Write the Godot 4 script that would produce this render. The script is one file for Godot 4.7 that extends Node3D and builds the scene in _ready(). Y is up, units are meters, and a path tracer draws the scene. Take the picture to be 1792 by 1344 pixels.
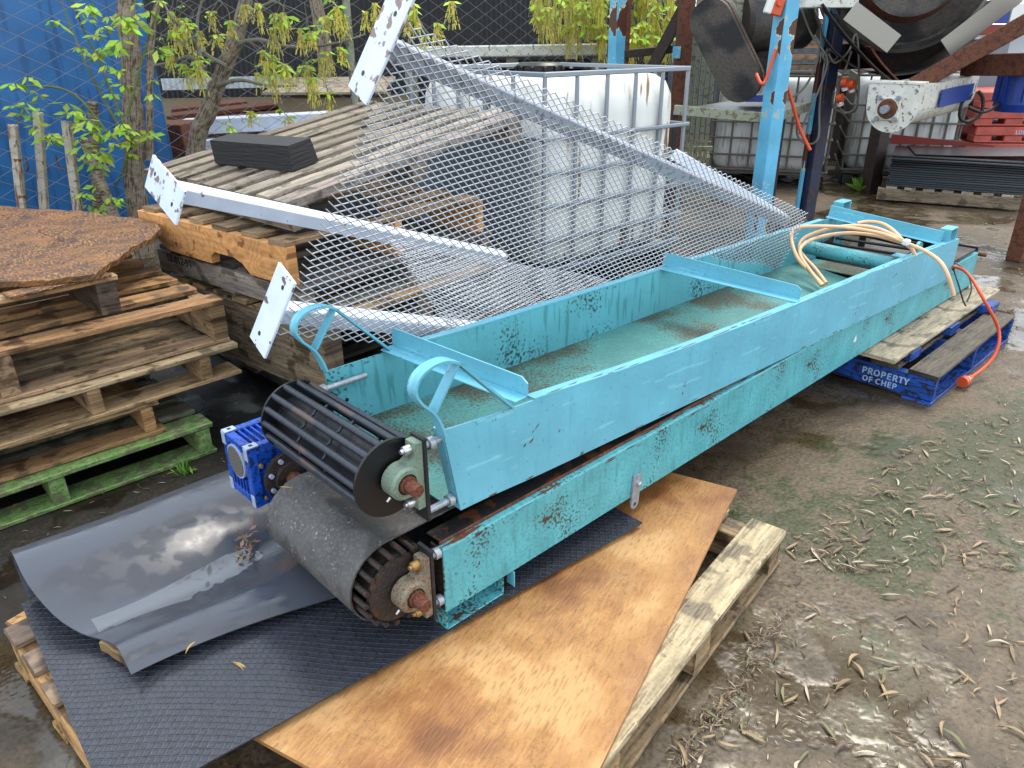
extends Node3D
# ---------------------------------------------------------------- camera model and frames
const FPX := 1304.0
const PITCH := 25.0
const ROLL := -0.4
const CAMH := 1.55
var rng := RandomNumberGenerator.new()
var cam_x := Vector3.RIGHT
var cam_y := Vector3.UP
var cam_f := Vector3.FORWARD
var AX := Vector3(sin(0.812), 0, -cos(0.812))      # along the conveyor, away
var AZ := Vector3(cos(0.812), 0, sin(0.812))       # across the conveyor, towards its near side
var ORG := Vector3(-0.1704, 0, -1.4678)            # below the conveyor's near front corner
var CF := Transform3D()
var M := {}
var T := {}
var used := {}

func C(l: float, y: float, z: float) -> Vector3:
	return ORG + AX * l + AZ * z + Vector3(0, y, 0)
func at(l: float, y: float, z: float, yaw := 0.0) -> Transform3D:
	return CF * Transform3D(Basis(Vector3.UP, deg_to_rad(yaw)), Vector3(l, y, z))
func ray(u: float, v: float) -> Vector3:
	return cam_x * ((u - 896.0) / FPX) - cam_y * ((v - 672.0) / FPX) + cam_f
func pz(u: float, v: float, depth: float) -> Vector3:   # where the sight line of a photo pixel meets the upright plane z = -depth
	var r := ray(u, v)
	return Vector3(0, CAMH, 0) + r * (-depth / r.z)
func py(u: float, v: float, h: float) -> Vector3:       # where it meets the level plane y = h
	var r := ray(u, v)
	return Vector3(0, CAMH, 0) + r * ((h - CAMH) / r.y)
func rf(a: float, b: float) -> float:
	return rng.randf_range(a, b)
func xf(o: Vector3, b := Basis()) -> Transform3D:
	return Transform3D(b, o)
func yup(a: Vector3, b: Vector3) -> Transform3D:        # frame at a whose y axis points to b
	var y := (b - a).normalized()
	var x := y.cross(Vector3(0, 0, 1) if absf(y.z) < 0.9 else Vector3(1, 0, 0)).normalized()
	return Transform3D(Basis(x, y, x.cross(y)), a)
func along(a: Vector3, b: Vector3, up := Vector3.UP) -> Transform3D:   # frame at the middle of a-b, x axis along it
	var x := (b - a).normalized()
	var z := x.cross(up).normalized()
	return Transform3D(Basis(x, z.cross(x), z), (a + b) * 0.5)

# ---------------------------------------------------------------- mesh builder
class MB:
	var v := PackedVector3Array()
	var n := PackedVector3Array()
	var t := PackedVector2Array()
	var c := PackedColorArray()
	var i := PackedInt32Array()
	var uo := Vector2.ZERO
	var uv2_scale := 0.0
	var tint := Color(0, 0, 0, 0)
	func vert(p: Vector3, nn: Vector3, uv: Vector2) -> void:
		v.append(p); n.append(nn); t.append(uv + uo)
		if tint.a > 0: c.append(tint)
	func poly(x: Transform3D, p: Array, swap := false) -> void:
		var nn: Vector3 = (p[1] - p[0]).cross(p[2] - p[0]).normalized()
		var a := nn.abs()
		var b := v.size()
		var wn := (x.basis * nn).normalized()
		for q in p:
			var uv := Vector2(q.x, q.z) if a.y >= a.x and a.y >= a.z else (Vector2(q.x, q.y) if a.z >= a.x else Vector2(q.z, q.y))
			if swap: uv = Vector2(uv.y, uv.x)
			vert(x * q, wn, uv)
		for k in range(1, p.size() - 1):
			i.append(b); i.append(b + k + 1); i.append(b + k)
	func box(x: Transform3D, s: Vector3, e := 0.003, swap := false) -> void:
		var h := s * 0.5
		e = minf(e, minf(h.x, minf(h.y, h.z)) * 0.6)
		var k := h - Vector3(e, e, e)
		for ax in 3:
			var u := (ax + 1) % 3
			var w := (ax + 2) % 3
			for sg in [-1.0, 1.0]:
				var q := []
				for d in [[-1, -1], [1, -1], [1, 1], [-1, 1]]:
					var p := Vector3.ZERO
					p[ax] = h[ax] * sg; p[u] = k[u] * d[0]; p[w] = k[w] * d[1]
					q.append(p)
				if sg < 0: q.reverse()
				poly(x, q, swap)
			if e > 0.0:
				for s1 in [-1.0, 1.0]:
					for s2 in [-1.0, 1.0]:
						var p0 := Vector3.ZERO; var p1 := Vector3.ZERO
						p0[u] = h[u] * s1; p0[w] = k[w] * s2; p1[u] = k[u] * s1; p1[w] = h[w] * s2
						var a := p0; var b := p0; var cc := p1; var d := p1
						a[ax] = -k[ax]; b[ax] = k[ax]; cc[ax] = k[ax]; d[ax] = -k[ax]
						var q2 := [a, b, cc, d]
						if (b - a).cross(cc - a).dot(p0 + p1) < 0: q2.reverse()
						poly(x, q2, swap)
		if e > 0.0:
			for sx in [-1.0, 1.0]:
				for sy in [-1.0, 1.0]:
					for sz in [-1.0, 1.0]:
						var q3 := [Vector3(h.x * sx, k.y * sy, k.z * sz), Vector3(k.x * sx, h.y * sy, k.z * sz), Vector3(k.x * sx, k.y * sy, h.z * sz)]
						if sx * sy * sz < 0: q3.reverse()
						poly(x, q3, swap)
	func cyl(x: Transform3D, r0: float, r1: float, h: float, seg := 16, cap0 := true, cap1 := true) -> void:
		var b := v.size()
		var sl := (r0 - r1) / h
		for k in seg + 1:
			var a := TAU * k / seg
			var d := Vector3(cos(a), 0, sin(a))
			var nn := (x.basis * (d + Vector3(0, sl, 0))).normalized()
			vert(x * (d * r0), nn, Vector2(a * r0, 0)); vert(x * (d * r1 + Vector3(0, h, 0)), nn, Vector2(a * r0, h))
		for k in seg:
			var p := b + k * 2
			i.append_array([p, p + 3, p + 1, p, p + 2, p + 3])
		var top := []; var bot := []
		for k in seg:
			var a := -TAU * k / seg
			top.append(Vector3(cos(a) * r1, h, sin(a) * r1)); bot.append(Vector3(cos(-a) * r0, 0, sin(-a) * r0))
		if cap1 and r1 > 0.0001: poly(x, top)
		if cap0 and r0 > 0.0001: poly(x, bot)
	func tube(p: PackedVector3Array, r: float, seg := 8, r_end := -1.0) -> void:
		var m := p.size()
		if m < 2: return
		var tg := (p[1] - p[0]).normalized()
		var sd := tg.cross(Vector3.UP if absf(tg.y) < 0.9 else Vector3.RIGHT).normalized()
		var b := v.size()
		var dist := 0.0
		for k in m:
			var t2 := (p[mini(k + 1, m - 1)] - p[maxi(k - 1, 0)]).normalized()
			sd = (sd - t2 * sd.dot(t2)).normalized()
			var up := t2.cross(sd)
			var rr := r if r_end < 0 else lerpf(r, r_end, float(k) / (m - 1))
			if k > 0: dist += p[k].distance_to(p[k - 1])
			for s in seg + 1:
				var a := TAU * s / seg
				var d := sd * cos(a) + up * sin(a)
				vert(p[k] + d * rr, d, Vector2(dist, a * rr))
		for k in m - 1:
			for s in seg:
				var q := b + k * (seg + 1) + s
				i.append_array([q, q + seg + 1, q + 1, q + 1, q + seg + 1, q + seg + 2])
		for e in [0, m - 1]:
			var bb := v.size()
			var nn := (p[0] - p[1]).normalized() if e == 0 else (p[m - 1] - p[m - 2]).normalized()
			for s in seg: vert(v[b + e * (seg + 1) + s], nn, Vector2.ZERO)
			for s in range(1, seg - 1):
				if e == 0: i.append_array([bb, bb + s, bb + s + 1])
				else: i.append_array([bb, bb + s + 1, bb + s])
	func extr(x: Transform3D, p: PackedVector2Array, z0: float, z1: float) -> void:   # polygon in x-y, pushed along z
		var q := p
		if Geometry2D.is_polygon_clockwise(q): pass
		var area := 0.0
		for k in q.size():
			var a := q[k]; var b2 := q[(k + 1) % q.size()]
			area += a.x * b2.y - b2.x * a.y
		if area < 0: q.reverse()
		var ti := Geometry2D.triangulate_polygon(q)
		for sd in [0, 1]:
			for k in range(0, ti.size(), 3):
				var a := q[ti[k]]; var b3 := q[ti[k + 1]]; var c3 := q[ti[k + 2]]
				var cw := (b3 - a).cross(c3 - a) < 0
				var zz := z1 if sd == 1 else z0
				var pts := [Vector3(a.x, a.y, zz), Vector3(b3.x, b3.y, zz), Vector3(c3.x, c3.y, zz)]
				if cw == (sd == 1): pts.reverse()
				poly(x, pts)
		for k in q.size():
			var a := q[k]; var b4 := q[(k + 1) % q.size()]
			poly(x, [Vector3(a.x, a.y, z1), Vector3(a.x, a.y, z0), Vector3(b4.x, b4.y, z0), Vector3(b4.x, b4.y, z1)])
	func sheet(g: Array, thick: float, us := 1.0, vs := 1.0) -> void:   # rows of points, given a thickness
		var nu := g.size(); var nv: int = g[0].size()
		var nrm := []
		for a in nu:
			var row := []
			for b in nv:
				var du: Vector3 = g[mini(a + 1, nu - 1)][b] - g[maxi(a - 1, 0)][b]
				var dv: Vector3 = g[a][mini(b + 1, nv - 1)] - g[a][maxi(b - 1, 0)]
				row.append(dv.cross(du).normalized())
			nrm.append(row)
		var cu := [0.0]; var cv := [0.0]
		for k in range(1, nu): cu.append(cu[k - 1] + g[k][nv / 2].distance_to(g[k - 1][nv / 2]))
		for k in range(1, nv): cv.append(cv[k - 1] + g[nu / 2][k].distance_to(g[nu / 2][k - 1]))
		for sd in ([1.0, -1.0] if thick > 0.0 else [1.0]):
			var b0 := v.size()
			for a in nu:
				for b in nv: vert(g[a][b] + nrm[a][b] * thick * 0.5 * sd, nrm[a][b] * sd, Vector2(cu[a], cv[b]))
			for a in nu - 1:
				for b in nv - 1:
					var q := b0 + a * nv + b
					if sd > 0: i.append_array([q, q + nv, q + 1, q + 1, q + nv, q + nv + 1])
					else: i.append_array([q, q + 1, q + nv, q + 1, q + nv + 1, q + nv])
		if thick <= 0.0: return
		var rim := []
		for a in nu: rim.append([a, 0])
		for b in range(1, nv): rim.append([nu - 1, b])
		for a in range(nu - 2, -1, -1): rim.append([a, nv - 1])
		for b in range(nv - 2, 0, -1): rim.append([0, b])
		for k in rim.size():
			var e: Array = rim[k]; var f: Array = rim[(k + 1) % rim.size()]
			var p: Vector3 = g[e[0]][e[1]]; var q: Vector3 = g[f[0]][f[1]]
			var np: Vector3 = nrm[e[0]][e[1]] * thick * 0.5; var nq: Vector3 = nrm[f[0]][f[1]] * thick * 0.5
			poly(Transform3D(), [p + np, p - np, q - nq, q + nq])
	func mesh() -> ArrayMesh:
		var a := []
		a.resize(Mesh.ARRAY_MAX)
		a[Mesh.ARRAY_VERTEX] = v; a[Mesh.ARRAY_NORMAL] = n; a[Mesh.ARRAY_TEX_UV] = t; a[Mesh.ARRAY_INDEX] = i
		if c.size() == v.size() and c.size() > 0: a[Mesh.ARRAY_COLOR] = c
		if uv2_scale > 0.0:
			var t2 := PackedVector2Array()
			for p in v: t2.append(Vector2(p.x, p.z) * uv2_scale)
			a[Mesh.ARRAY_TEX_UV2] = t2
		var m := ArrayMesh.new()
		m.add_surface_from_arrays(Mesh.PRIMITIVE_TRIANGLES, a)
		return m

# ---------------------------------------------------------------- nodes
func numbered(s: String) -> String:
	if not used.has(s):
		used[s] = 0
		return s
	used[s] += 1
	return "%s_%03d" % [s, used[s]]
func put(m: Mesh, called: String, mat: Material, parent: Node3D, x := Transform3D()) -> MeshInstance3D:
	var o := MeshInstance3D.new()
	o.mesh = m; o.material_override = mat; o.transform = x
	o.name = numbered(called) if parent == self else called
	parent.add_child(o, true)
	return o
func build(b: MB, called: String, mat: Material, parent: Node3D, x := Transform3D()) -> MeshInstance3D:
	return put(b.mesh(), called, mat, parent, x)
func tag(o: Node3D, label: String, category: String, group := "") -> Node3D:
	o.set_meta("label", label); o.set_meta("category", category)
	if group != "": o.set_meta("group", group)
	return o
func thing(called: String, label: String, category: String, x := Transform3D(), group := "") -> Node3D:
	var o := Node3D.new()
	o.name = numbered(called); o.transform = x
	add_child(o, true)
	return tag(o, label, category, group)
func kind(o: Node3D, k: String) -> Node3D:
	o.set_meta("kind", k)
	return o
func mbox(parent: Node3D, called: String, mat: Material, c: Vector3, s: Vector3, e := 0.003, b := Basis(), tint := Color(0, 0, 0, 0)) -> MeshInstance3D:
	var m := MB.new()
	m.uo = Vector2(rf(0, 1), rf(0, 1)); m.tint = tint
	m.box(Transform3D(), s, e)
	return build(m, called, mat, parent, Transform3D(b, c))
func mrod(parent: Node3D, called: String, mat: Material, a: Vector3, b: Vector3, r: float, seg := 10, r2 := -1.0) -> MeshInstance3D:
	var m := MB.new()
	m.uo = Vector2(rf(0, 1), rf(0, 1))
	m.cyl(Transform3D(), r, r if r2 < 0 else r2, a.distance_to(b), seg)
	return build(m, called, mat, parent, yup(a, b))
func mtube(parent: Node3D, called: String, mat: Material, pts: Array, r: float, seg := 8, sub := 6, r2 := -1.0) -> MeshInstance3D:
	var m := MB.new()
	m.tube(smooth(pts, sub), r, seg, r2)
	return build(m, called, mat, parent)
func smooth(pts: Array, sub := 6) -> PackedVector3Array:
	var o := PackedVector3Array()
	for k in pts.size() - 1:
		var p0: Vector3 = pts[maxi(k - 1, 0)]; var p1: Vector3 = pts[k]; var p2: Vector3 = pts[k + 1]; var p3: Vector3 = pts[mini(k + 2, pts.size() - 1)]
		for s in sub:
			o.append(p1.cubic_interpolate(p2, p0, p3, float(s) / sub))
	o.append(pts[pts.size() - 1])
	return o
func hexbolt(parent: Node3D, called: String, mat: Material, a: Vector3, dir: Vector3, r: float, h: float) -> void:
	var m := MB.new()
	m.cyl(Transform3D(), r, r, h * 0.8, 6, true, false)
	m.cyl(xf(Vector3(0, h * 0.8, 0)), r, r * 0.8, h * 0.2, 6, false, true)
	m.cyl(xf(Vector3(0, h, 0)), r * 0.5, r * 0.45, h * 0.35, 10, false, true)
	build(m, called, mat, parent, yup(a, a + dir))
# a wooden board: length along x, thickness y, width z; slightly uneven, own piece of grain
func board(parent: Node3D, called: String, mat: Material, x: Transform3D, s: Vector3, tint: Color, wob := 0.0015) -> MeshInstance3D:
	var m := MB.new()
	m.uo = Vector2(rf(0, 4), rf(0, 4))
	var k := rf(0.82, 1.15)
	m.tint = Color(tint.r * k, tint.g * k * rf(0.97, 1.02), tint.b * k * rf(0.93, 1.04), 1)
	var ns := 5
	var e := minf(0.0035, s.y * 0.2)
	var prof := [Vector2(-s.z / 2 + e, s.y / 2), Vector2(s.z / 2 - e, s.y / 2), Vector2(s.z / 2, s.y / 2 - e), Vector2(s.z / 2, -s.y / 2 + e), Vector2(s.z / 2 - e, -s.y / 2), Vector2(-s.z / 2 + e, -s.y / 2), Vector2(-s.z / 2, -s.y / 2 + e), Vector2(-s.z / 2, s.y / 2 - e)]
	var rows := []
	for a in ns + 1:
		var off := Vector3(0, rf(-wob, wob), rf(-wob, wob))
		var row := []
		for p in prof:
			var sk := rf(-0.003, 0.003) if a == 0 or a == ns else 0.0
			row.append(Vector3(-s.x / 2 + s.x * a / ns + sk, p.x * 0 + p.y, p.x) + off + Vector3(0, rf(-wob, wob) * 0.4, rf(-wob, wob) * 0.6))
		rows.append(row)
	for a in ns:
		for q in 8:
			var r := (q + 1) % 8
			m.poly(Transform3D(), [rows[a][q], rows[a][r], rows[a + 1][r], rows[a + 1][q]])
	m.poly(Transform3D(), [rows[0][7], rows[0][6], rows[0][5], rows[0][4], rows[0][3], rows[0][2], rows[0][1], rows[0][0]])
	m.poly(Transform3D(), rows[ns])
	return build(m, called, mat, parent, x)
func text3d(parent: Node3D, called: String, s: String, size: float, mat: Material, x: Transform3D, font := "Droid Sans", bold := true) -> void:
	var f := SystemFont.new()
	f.font_names = PackedStringArray([font])
	f.font_weight = 700 if bold else 400
	var m := TextMesh.new()
	m.text = s; m.font = f; m.font_size = 32; m.pixel_size = size / 32.0; m.depth = 0.001
	put(m, called, mat, parent, x)
# ---------------------------------------------------------------- computed textures
func nz(w: int, h: int, freq: float, seed_: int, oct := 4, kind_ := FastNoiseLite.TYPE_SIMPLEX_SMOOTH) -> PackedByteArray:
	var f := FastNoiseLite.new()
	f.noise_type = kind_; f.frequency = freq; f.seed = seed_
	f.fractal_octaves = oct
	f.fractal_type = FastNoiseLite.FRACTAL_FBM if oct > 1 else FastNoiseLite.FRACTAL_NONE
	return f.get_seamless_image(w, h, false, false, 0.15, true).get_data()
func stretched(w: int, h: int, sw: int, sh: int, freq: float, seed_: int, oct := 4) -> PackedByteArray:
	var f := FastNoiseLite.new()
	f.noise_type = FastNoiseLite.TYPE_SIMPLEX_SMOOTH; f.frequency = freq; f.seed = seed_; f.fractal_octaves = oct
	var im := f.get_seamless_image(sw, sh, false, false, 0.2, true)
	im.resize(w, h, Image.INTERPOLATE_BILINEAR)
	return im.get_data()
func tex(w: int, h: int, d: PackedByteArray, fmt := Image.FORMAT_RGB8) -> ImageTexture:
	var im := Image.create_from_data(w, h, false, fmt, d)
	return ImageTexture.create_from_image(im)
func ntex(w: int, h: int, d: PackedByteArray, k: float) -> ImageTexture:
	var im := Image.create_from_data(w, h, false, Image.FORMAT_L8, d)
	im.convert(Image.FORMAT_RGBA8)
	im.bump_map_to_normal_map(k)
	return ImageTexture.create_from_image(im)
func sst(a: float, b: float, x: float) -> float:
	return smoothstep(a, b, x)
func put3(d: PackedByteArray, k: int, c: Vector3) -> void:
	d[k * 3] = clampi(int(c.x * 255.0), 0, 255); d[k * 3 + 1] = clampi(int(c.y * 255.0), 0, 255); d[k * 3 + 2] = clampi(int(c.z * 255.0), 0, 255)
# base colour (sRGB) with up to three layers [noise bytes, low, high, colour, strength]
func layered(n: int, base: Vector3, vary: PackedByteArray, amt: float, layers: Array) -> ImageTexture:
	var d := PackedByteArray()
	d.resize(n * n * 3)
	for k in n * n:
		var c: Vector3 = base * (1.0 + amt * (vary[k] / 127.5 - 1.0))
		for l in layers:
			var a: float = smoothstep(l[1], l[2], l[0][k] / 255.0)
			if a > 0.0: c = c.lerp(l[3], a * l[4])
		put3(d, k, c)
	return tex(n, n, d)
func roughtex(n: int, src: PackedByteArray, lo: float, hi: float, r0: float, r1: float) -> ImageTexture:
	var d := PackedByteArray()
	d.resize(n * n)
	for k in n * n: d[k] = int(255.0 * lerpf(r0, r1, smoothstep(lo, hi, src[k] / 255.0)))
	return tex(n, n, d, Image.FORMAT_L8)
func mul(a: PackedByteArray, b: PackedByteArray) -> PackedByteArray:   # brightest where both are
	var d := PackedByteArray()
	d.resize(a.size())
	for k in a.size(): d[k] = a[k] * b[k] / 255
	return d

func mat(called: String, col: Color, rough := 0.6, metal := 0.0, t: Texture2D = null, sc := 1.0, opts := {}) -> StandardMaterial3D:
	var m := StandardMaterial3D.new()
	m.resource_name = called
	m.albedo_color = col; m.roughness = rough; m.metallic = metal
	if t: m.albedo_texture = t
	m.uv1_scale = Vector3(sc, sc, sc)
	if opts.has("n"):
		m.normal_enabled = true; m.normal_texture = opts.n; m.normal_scale = opts.get("ns", 1.0)
	if opts.has("r"):
		m.roughness_texture = opts.r; m.roughness = 1.0
		m.roughness_texture_channel = BaseMaterial3D.TEXTURE_CHANNEL_RED
	if opts.get("vc", false): m.vertex_color_use_as_albedo = true
	if opts.get("tri", false):
		m.uv1_triplanar = true
	if opts.has("bl"):
		m.backlight_enabled = true; m.backlight = opts.bl
	m.cull_mode = BaseMaterial3D.CULL_DISABLED
	M[called] = m
	return m

func make_materials() -> void:
	var n := 384
	var lo := nz(n, n, 0.006, 1)          # broad patches
	var lo2 := nz(n, n, 0.012, 2)
	var md := nz(n, n, 0.03, 3)
	var fi := nz(n, n, 0.12, 4, 3)
	var ff := nz(n, n, 0.3, 5, 2)
	var cell := nz(n, n, 0.045, 6, 2, FastNoiseLite.TYPE_CELLULAR)
	var grain := stretched(n, n, 40, n, 0.09, 7, 4)
	var grain2 := stretched(n, n, 20, n, 0.03, 8, 3)
	var down := stretched(n, n, n, 48, 0.08, 9, 4)       # streaks along v
	T.lo = lo; T.md = md; T.fi = fi; T.ff = ff
	# wood: near-neutral, tinted by each board's own colour
	var d := PackedByteArray(); d.resize(n * n * 3)
	var r := PackedByteArray(); r.resize(n * n)
	var hgt := PackedByteArray(); hgt.resize(n * n)
	for k in n * n:
		var g := grain[k] / 255.0; var g2 := grain2[k] / 255.0; var p := lo2[k] / 255.0; var f := fi[k] / 255.0
		var line := smoothstep(0.66, 0.78, g) * 0.25
		var stain := smoothstep(0.55, 0.75, p) * 0.34
		var b := (0.88 + (g2 - 0.5) * 0.30 + (g - 0.5) * 0.28 - line + (f - 0.5) * 0.16) * (1.0 - stain)
		var c := Vector3(b, b * (0.985 - stain * 0.06), b * (0.96 - 0.10 * stain))
		if md[k] > 200: c *= 0.8
		put3(d, k, c)
		r[k] = int(255.0 * clampf(0.78 - stain * 0.9 - (0.5 - f) * 0.2, 0.25, 0.95))
		hgt[k] = int(clampf(g * 150.0 + g2 * 70.0 - line * 90.0 + f * 30.0, 0, 255))
	var wt := tex(n, n, d); var wr := tex(n, n, r, Image.FORMAT_L8); var wn := ntex(n, n, hgt, 3.0)
	mat("wood", Color.WHITE, 0.8, 0, wt, 1.4, {"r": wr, "n": wn, "ns": 0.8, "vc": true})
	# sawn plywood edge grain with loops (the orange stringer)
	d = PackedByteArray(); d.resize(n * n * 3)
	for k in n * n:
		var w := fposmod((lo[k] + grain2[k] * 0.2) / 255.0 * 8.0, 1.0)
		var q := smoothstep(0.0, 0.25, w) * (1.0 - smoothstep(0.6, 1.0, w))
		var c2 := Vector3(0.69, 0.48, 0.27).lerp(Vector3(0.77, 0.56, 0.34), q) * (0.86 + 0.28 * grain[k] / 255.0)
		c2 = c2.lerp(Vector3(0.34, 0.16, 0.06), smoothstep(0.74, 0.8, md[k] / 255.0) * 0.6)
		put3(d, k, c2)
	mat("swirl_wood", Color.WHITE, 0.6, 0, tex(n, n, d), 0.8, {"n": wn, "ns": 0.2})
	# plywood sheet: warm, blotched by damp
	var pn := 640
	var pl := nz(pn, pn, 0.0042, 61, 4); var pm := nz(pn, pn, 0.02, 62, 5); var pg := stretched(pn, pn, 46, pn, 0.16, 63, 4); var pf := nz(pn, pn, 0.35, 64, 2); var pg2 := stretched(pn, pn, 110, pn, 0.35, 65, 3)
	d = PackedByteArray(); d.resize(pn * pn * 3)
	for k in pn * pn:
		var p := pl[k] / 255.0; var q := pm[k] / 255.0
		var damp := p * 0.72 + q * 0.28
		var c3 := Vector3(0.66, 0.475, 0.27) * (0.94 + 0.16 * (pg[k] / 255.0 - 0.5) + 0.14 * (pf[k] / 255.0 - 0.5))
		c3 = c3.lerp(Vector3(0.745, 0.59, 0.395), smoothstep(0.5, 0.3, damp) * 0.7)
		c3 = c3.lerp(Vector3(0.47, 0.28, 0.135), smoothstep(0.48, 0.72, damp) * 0.6)
		c3 = c3.lerp(Vector3(0.30, 0.17, 0.09), smoothstep(0.66, 0.85, damp) * 0.45)
		c3 = c3.lerp(Vector3(0.36, 0.22, 0.11), smoothstep(0.55, 0.8, pg2[k] / 255.0) * 0.38)
		if absf(damp - 0.505) < 0.004 or absf(damp - 0.60) < 0.003: c3 *= 0.9
		put3(d, k, c3)
	mat("plywood", Color.WHITE, 0.6, 0, tex(pn, pn, d), 0.62, {"n": ntex(pn, pn, pg2, 2.0), "ns": 0.25, "r": roughtex(pn, pl, 0.45, 0.65, 0.68, 0.48)})
	# rotted strand board
	d = PackedByteArray(); d.resize(n * n * 3); hgt = PackedByteArray(); hgt.resize(n * n)
	var st := stretched(n, n, 150, n, 0.12, 17, 4)
	for k in n * n:
		var g := st[k] / 255.0; var c4 := Vector3(0.42, 0.24, 0.11)
		c4 = c4.lerp(Vector3(0.70, 0.47, 0.24), smoothstep(0.42, 0.85, g))
		c4 = c4.lerp(Vector3(0.26, 0.14, 0.07), smoothstep(0.52, 0.2, g) * 0.8)
		c4 = c4.lerp(Vector3(0.20, 0.12, 0.08), smoothstep(0.5, 0.8, lo2[k] / 255.0) * 0.6)
		c4 = c4.lerp(Vector3(0.66, 0.40, 0.16), smoothstep(0.5, 0.8, lo[k] / 255.0) * 0.6)
		c4 = c4.lerp(Vector3(0.78, 0.62, 0.34), smoothstep(0.74, 0.8, fi[k] / 255.0) * 0.6)
		put3(d, k, c4 * Vector3(0.90, 0.98, 1.10) * (0.7 + 0.45 * ff[k] / 255.0))
		hgt[k] = int(clampf(st[k] * 0.7 + fi[k] * 0.3, 0, 255))
	mat("strand_board", Color.WHITE, 0.55, 0, tex(n, n, d), 1.9, {"n": ntex(n, n, hgt, 6.0), "ns": 0.8})
	# turquoise machine paint, three states
	var rust := Vector3(0.36, 0.20, 0.12)
	var grime := Vector3(0.16, 0.15, 0.13)
	var chips := nz(n, n, 0.02, 21, 5)
	var specks := nz(n, n, 0.16, 22, 2)
	var region := nz(n, n, 0.005, 23, 3)
	mat("teal", Color.WHITE, 0.42, 0, layered(n, Vector3(0.375, 0.65, 0.725), lo2, 0.06, [[down, 0.60, 0.85, Vector3(0.31, 0.60, 0.66), 0.4], [grain, 0.80, 0.86, Vector3(0.52, 0.76, 0.82), 0.5], [mul(chips, md), 0.63, 0.66, rust, 0.9], [specks, 0.83, 0.87, Vector3(0.24, 0.38, 0.40), 0.7]]), 0.8, {"n": ntex(n, n, fi, 1.5), "ns": 0.15})
	mat("teal_dirty", Color.WHITE, 0.5, 0, layered(n, Vector3(0.315, 0.62, 0.65), lo2, 0.08, [[down, 0.58, 0.8, Vector3(0.22, 0.48, 0.50), 0.45], [mul(specks, region), 0.41, 0.50, grime, 0.75], [fi, 0.6, 0.8, Vector3(0.24, 0.46, 0.47), 0.4], [mul(chips, region), 0.64, 0.67, rust * 0.8, 0.9]]), 1.3, {"n": ntex(n, n, specks, 2.0), "ns": 0.25})
	mat("teal_floor", Color.WHITE, 0.55, 0, layered(n, Vector3(0.27, 0.51, 0.50), lo2, 0.10, [[ff, 0.50, 0.80, Vector3(0.20, 0.38, 0.34), 0.6], [lo, 0.44, 0.80, Vector3(0.28, 0.29, 0.21), 0.7], [mul(ff, lo), 0.27, 0.42, Vector3(0.20, 0.16, 0.11), 0.75]]), 0.75, {"n": ntex(n, n, fi, 2.0), "ns": 0.3})
	mat("teal_inner", Color.WHITE, 0.45, 0, layered(n, Vector3(0.34, 0.63, 0.67), lo2, 0.05, [[down, 0.60, 0.8, Vector3(0.18, 0.42, 0.44), 0.5], [mul(specks, region), 0.44, 0.52, Vector3(0.12, 0.20, 0.20), 0.8]]), 0.9, {"n": ntex(n, n, fi, 1.5), "ns": 0.15})
	mat("rust", Color.WHITE, 0.75, 0.1, layered(n, Vector3(0.36, 0.21, 0.14), fi, 0.25, [[md, 0.5, 0.7, Vector3(0.24, 0.13, 0.09), 0.8], [specks, 0.62, 0.75, Vector3(0.55, 0.30, 0.16), 0.6]]), 1.5, {"n": ntex(n, n, fi, 3.0), "ns": 0.5})
	mat("rust_bright", Color(1.0, 0.92, 0.86), 0.7, 0.1, layered(n, Vector3(0.40, 0.235, 0.17), fi, 0.3, [[md, 0.46, 0.66, Vector3(0.23, 0.14, 0.11), 0.85]]), 7.0)
	mat("dark_rust", Color.WHITE, 0.65, 0.2, layered(n, Vector3(0.17, 0.145, 0.13), fi, 0.3, [[md, 0.55, 0.72, Vector3(0.30, 0.18, 0.12), 0.7], [specks, 0.68, 0.8, Vector3(0.34, 0.28, 0.24), 0.5]]), 2.0, {"n": ntex(n, n, fi, 3.0), "ns": 0.5})
	mat("black_steel", Color.WHITE, 0.45, 0.3, layered(n, Vector3(0.13, 0.14, 0.16), fi, 0.25, [[md, 0.58, 0.75, Vector3(0.27, 0.23, 0.2), 0.5]]), 2.0)
	mat("hopper_steel", Color.WHITE, 0.5, 0.2, layered(n, Vector3(0.19, 0.165, 0.155), fi, 0.25, [[md, 0.5, 0.7, Vector3(0.33, 0.20, 0.14), 0.7]]), 1.2)
	mat("plate_rusty", Color.WHITE, 0.4, 0.0, layered(n, Vector3(0.80, 0.84, 0.90), lo2, 0.03, [[nz(n, n, 0.012, 71, 7), 0.75, 0.80, Vector3(0.46, 0.36, 0.31), 0.85], [chips, 0.76, 0.78, Vector3(0.42, 0.32, 0.28), 0.8]]), 1.6)
	mat("skirt", Color.WHITE, 0.5, 0.1, layered(n, Vector3(0.12, 0.115, 0.115), fi, 0.3, [[lo2, 0.52, 0.68, Vector3(0.26, 0.22, 0.19), 0.7], [chips, 0.60, 0.68, Vector3(0.36, 0.19, 0.10), 0.8]]), 1.5)
	mat("cage_bar", Color.WHITE, 0.4, 0.2, layered(n, Vector3(0.16, 0.18, 0.215), fi, 0.2, [[lo, 0.70, 0.8, Vector3(0.36, 0.28, 0.24), 0.7]]), 1.3)
	mat("cage_disc", Color(0.06, 0.065, 0.08), 0.4, 0.1)
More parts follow.
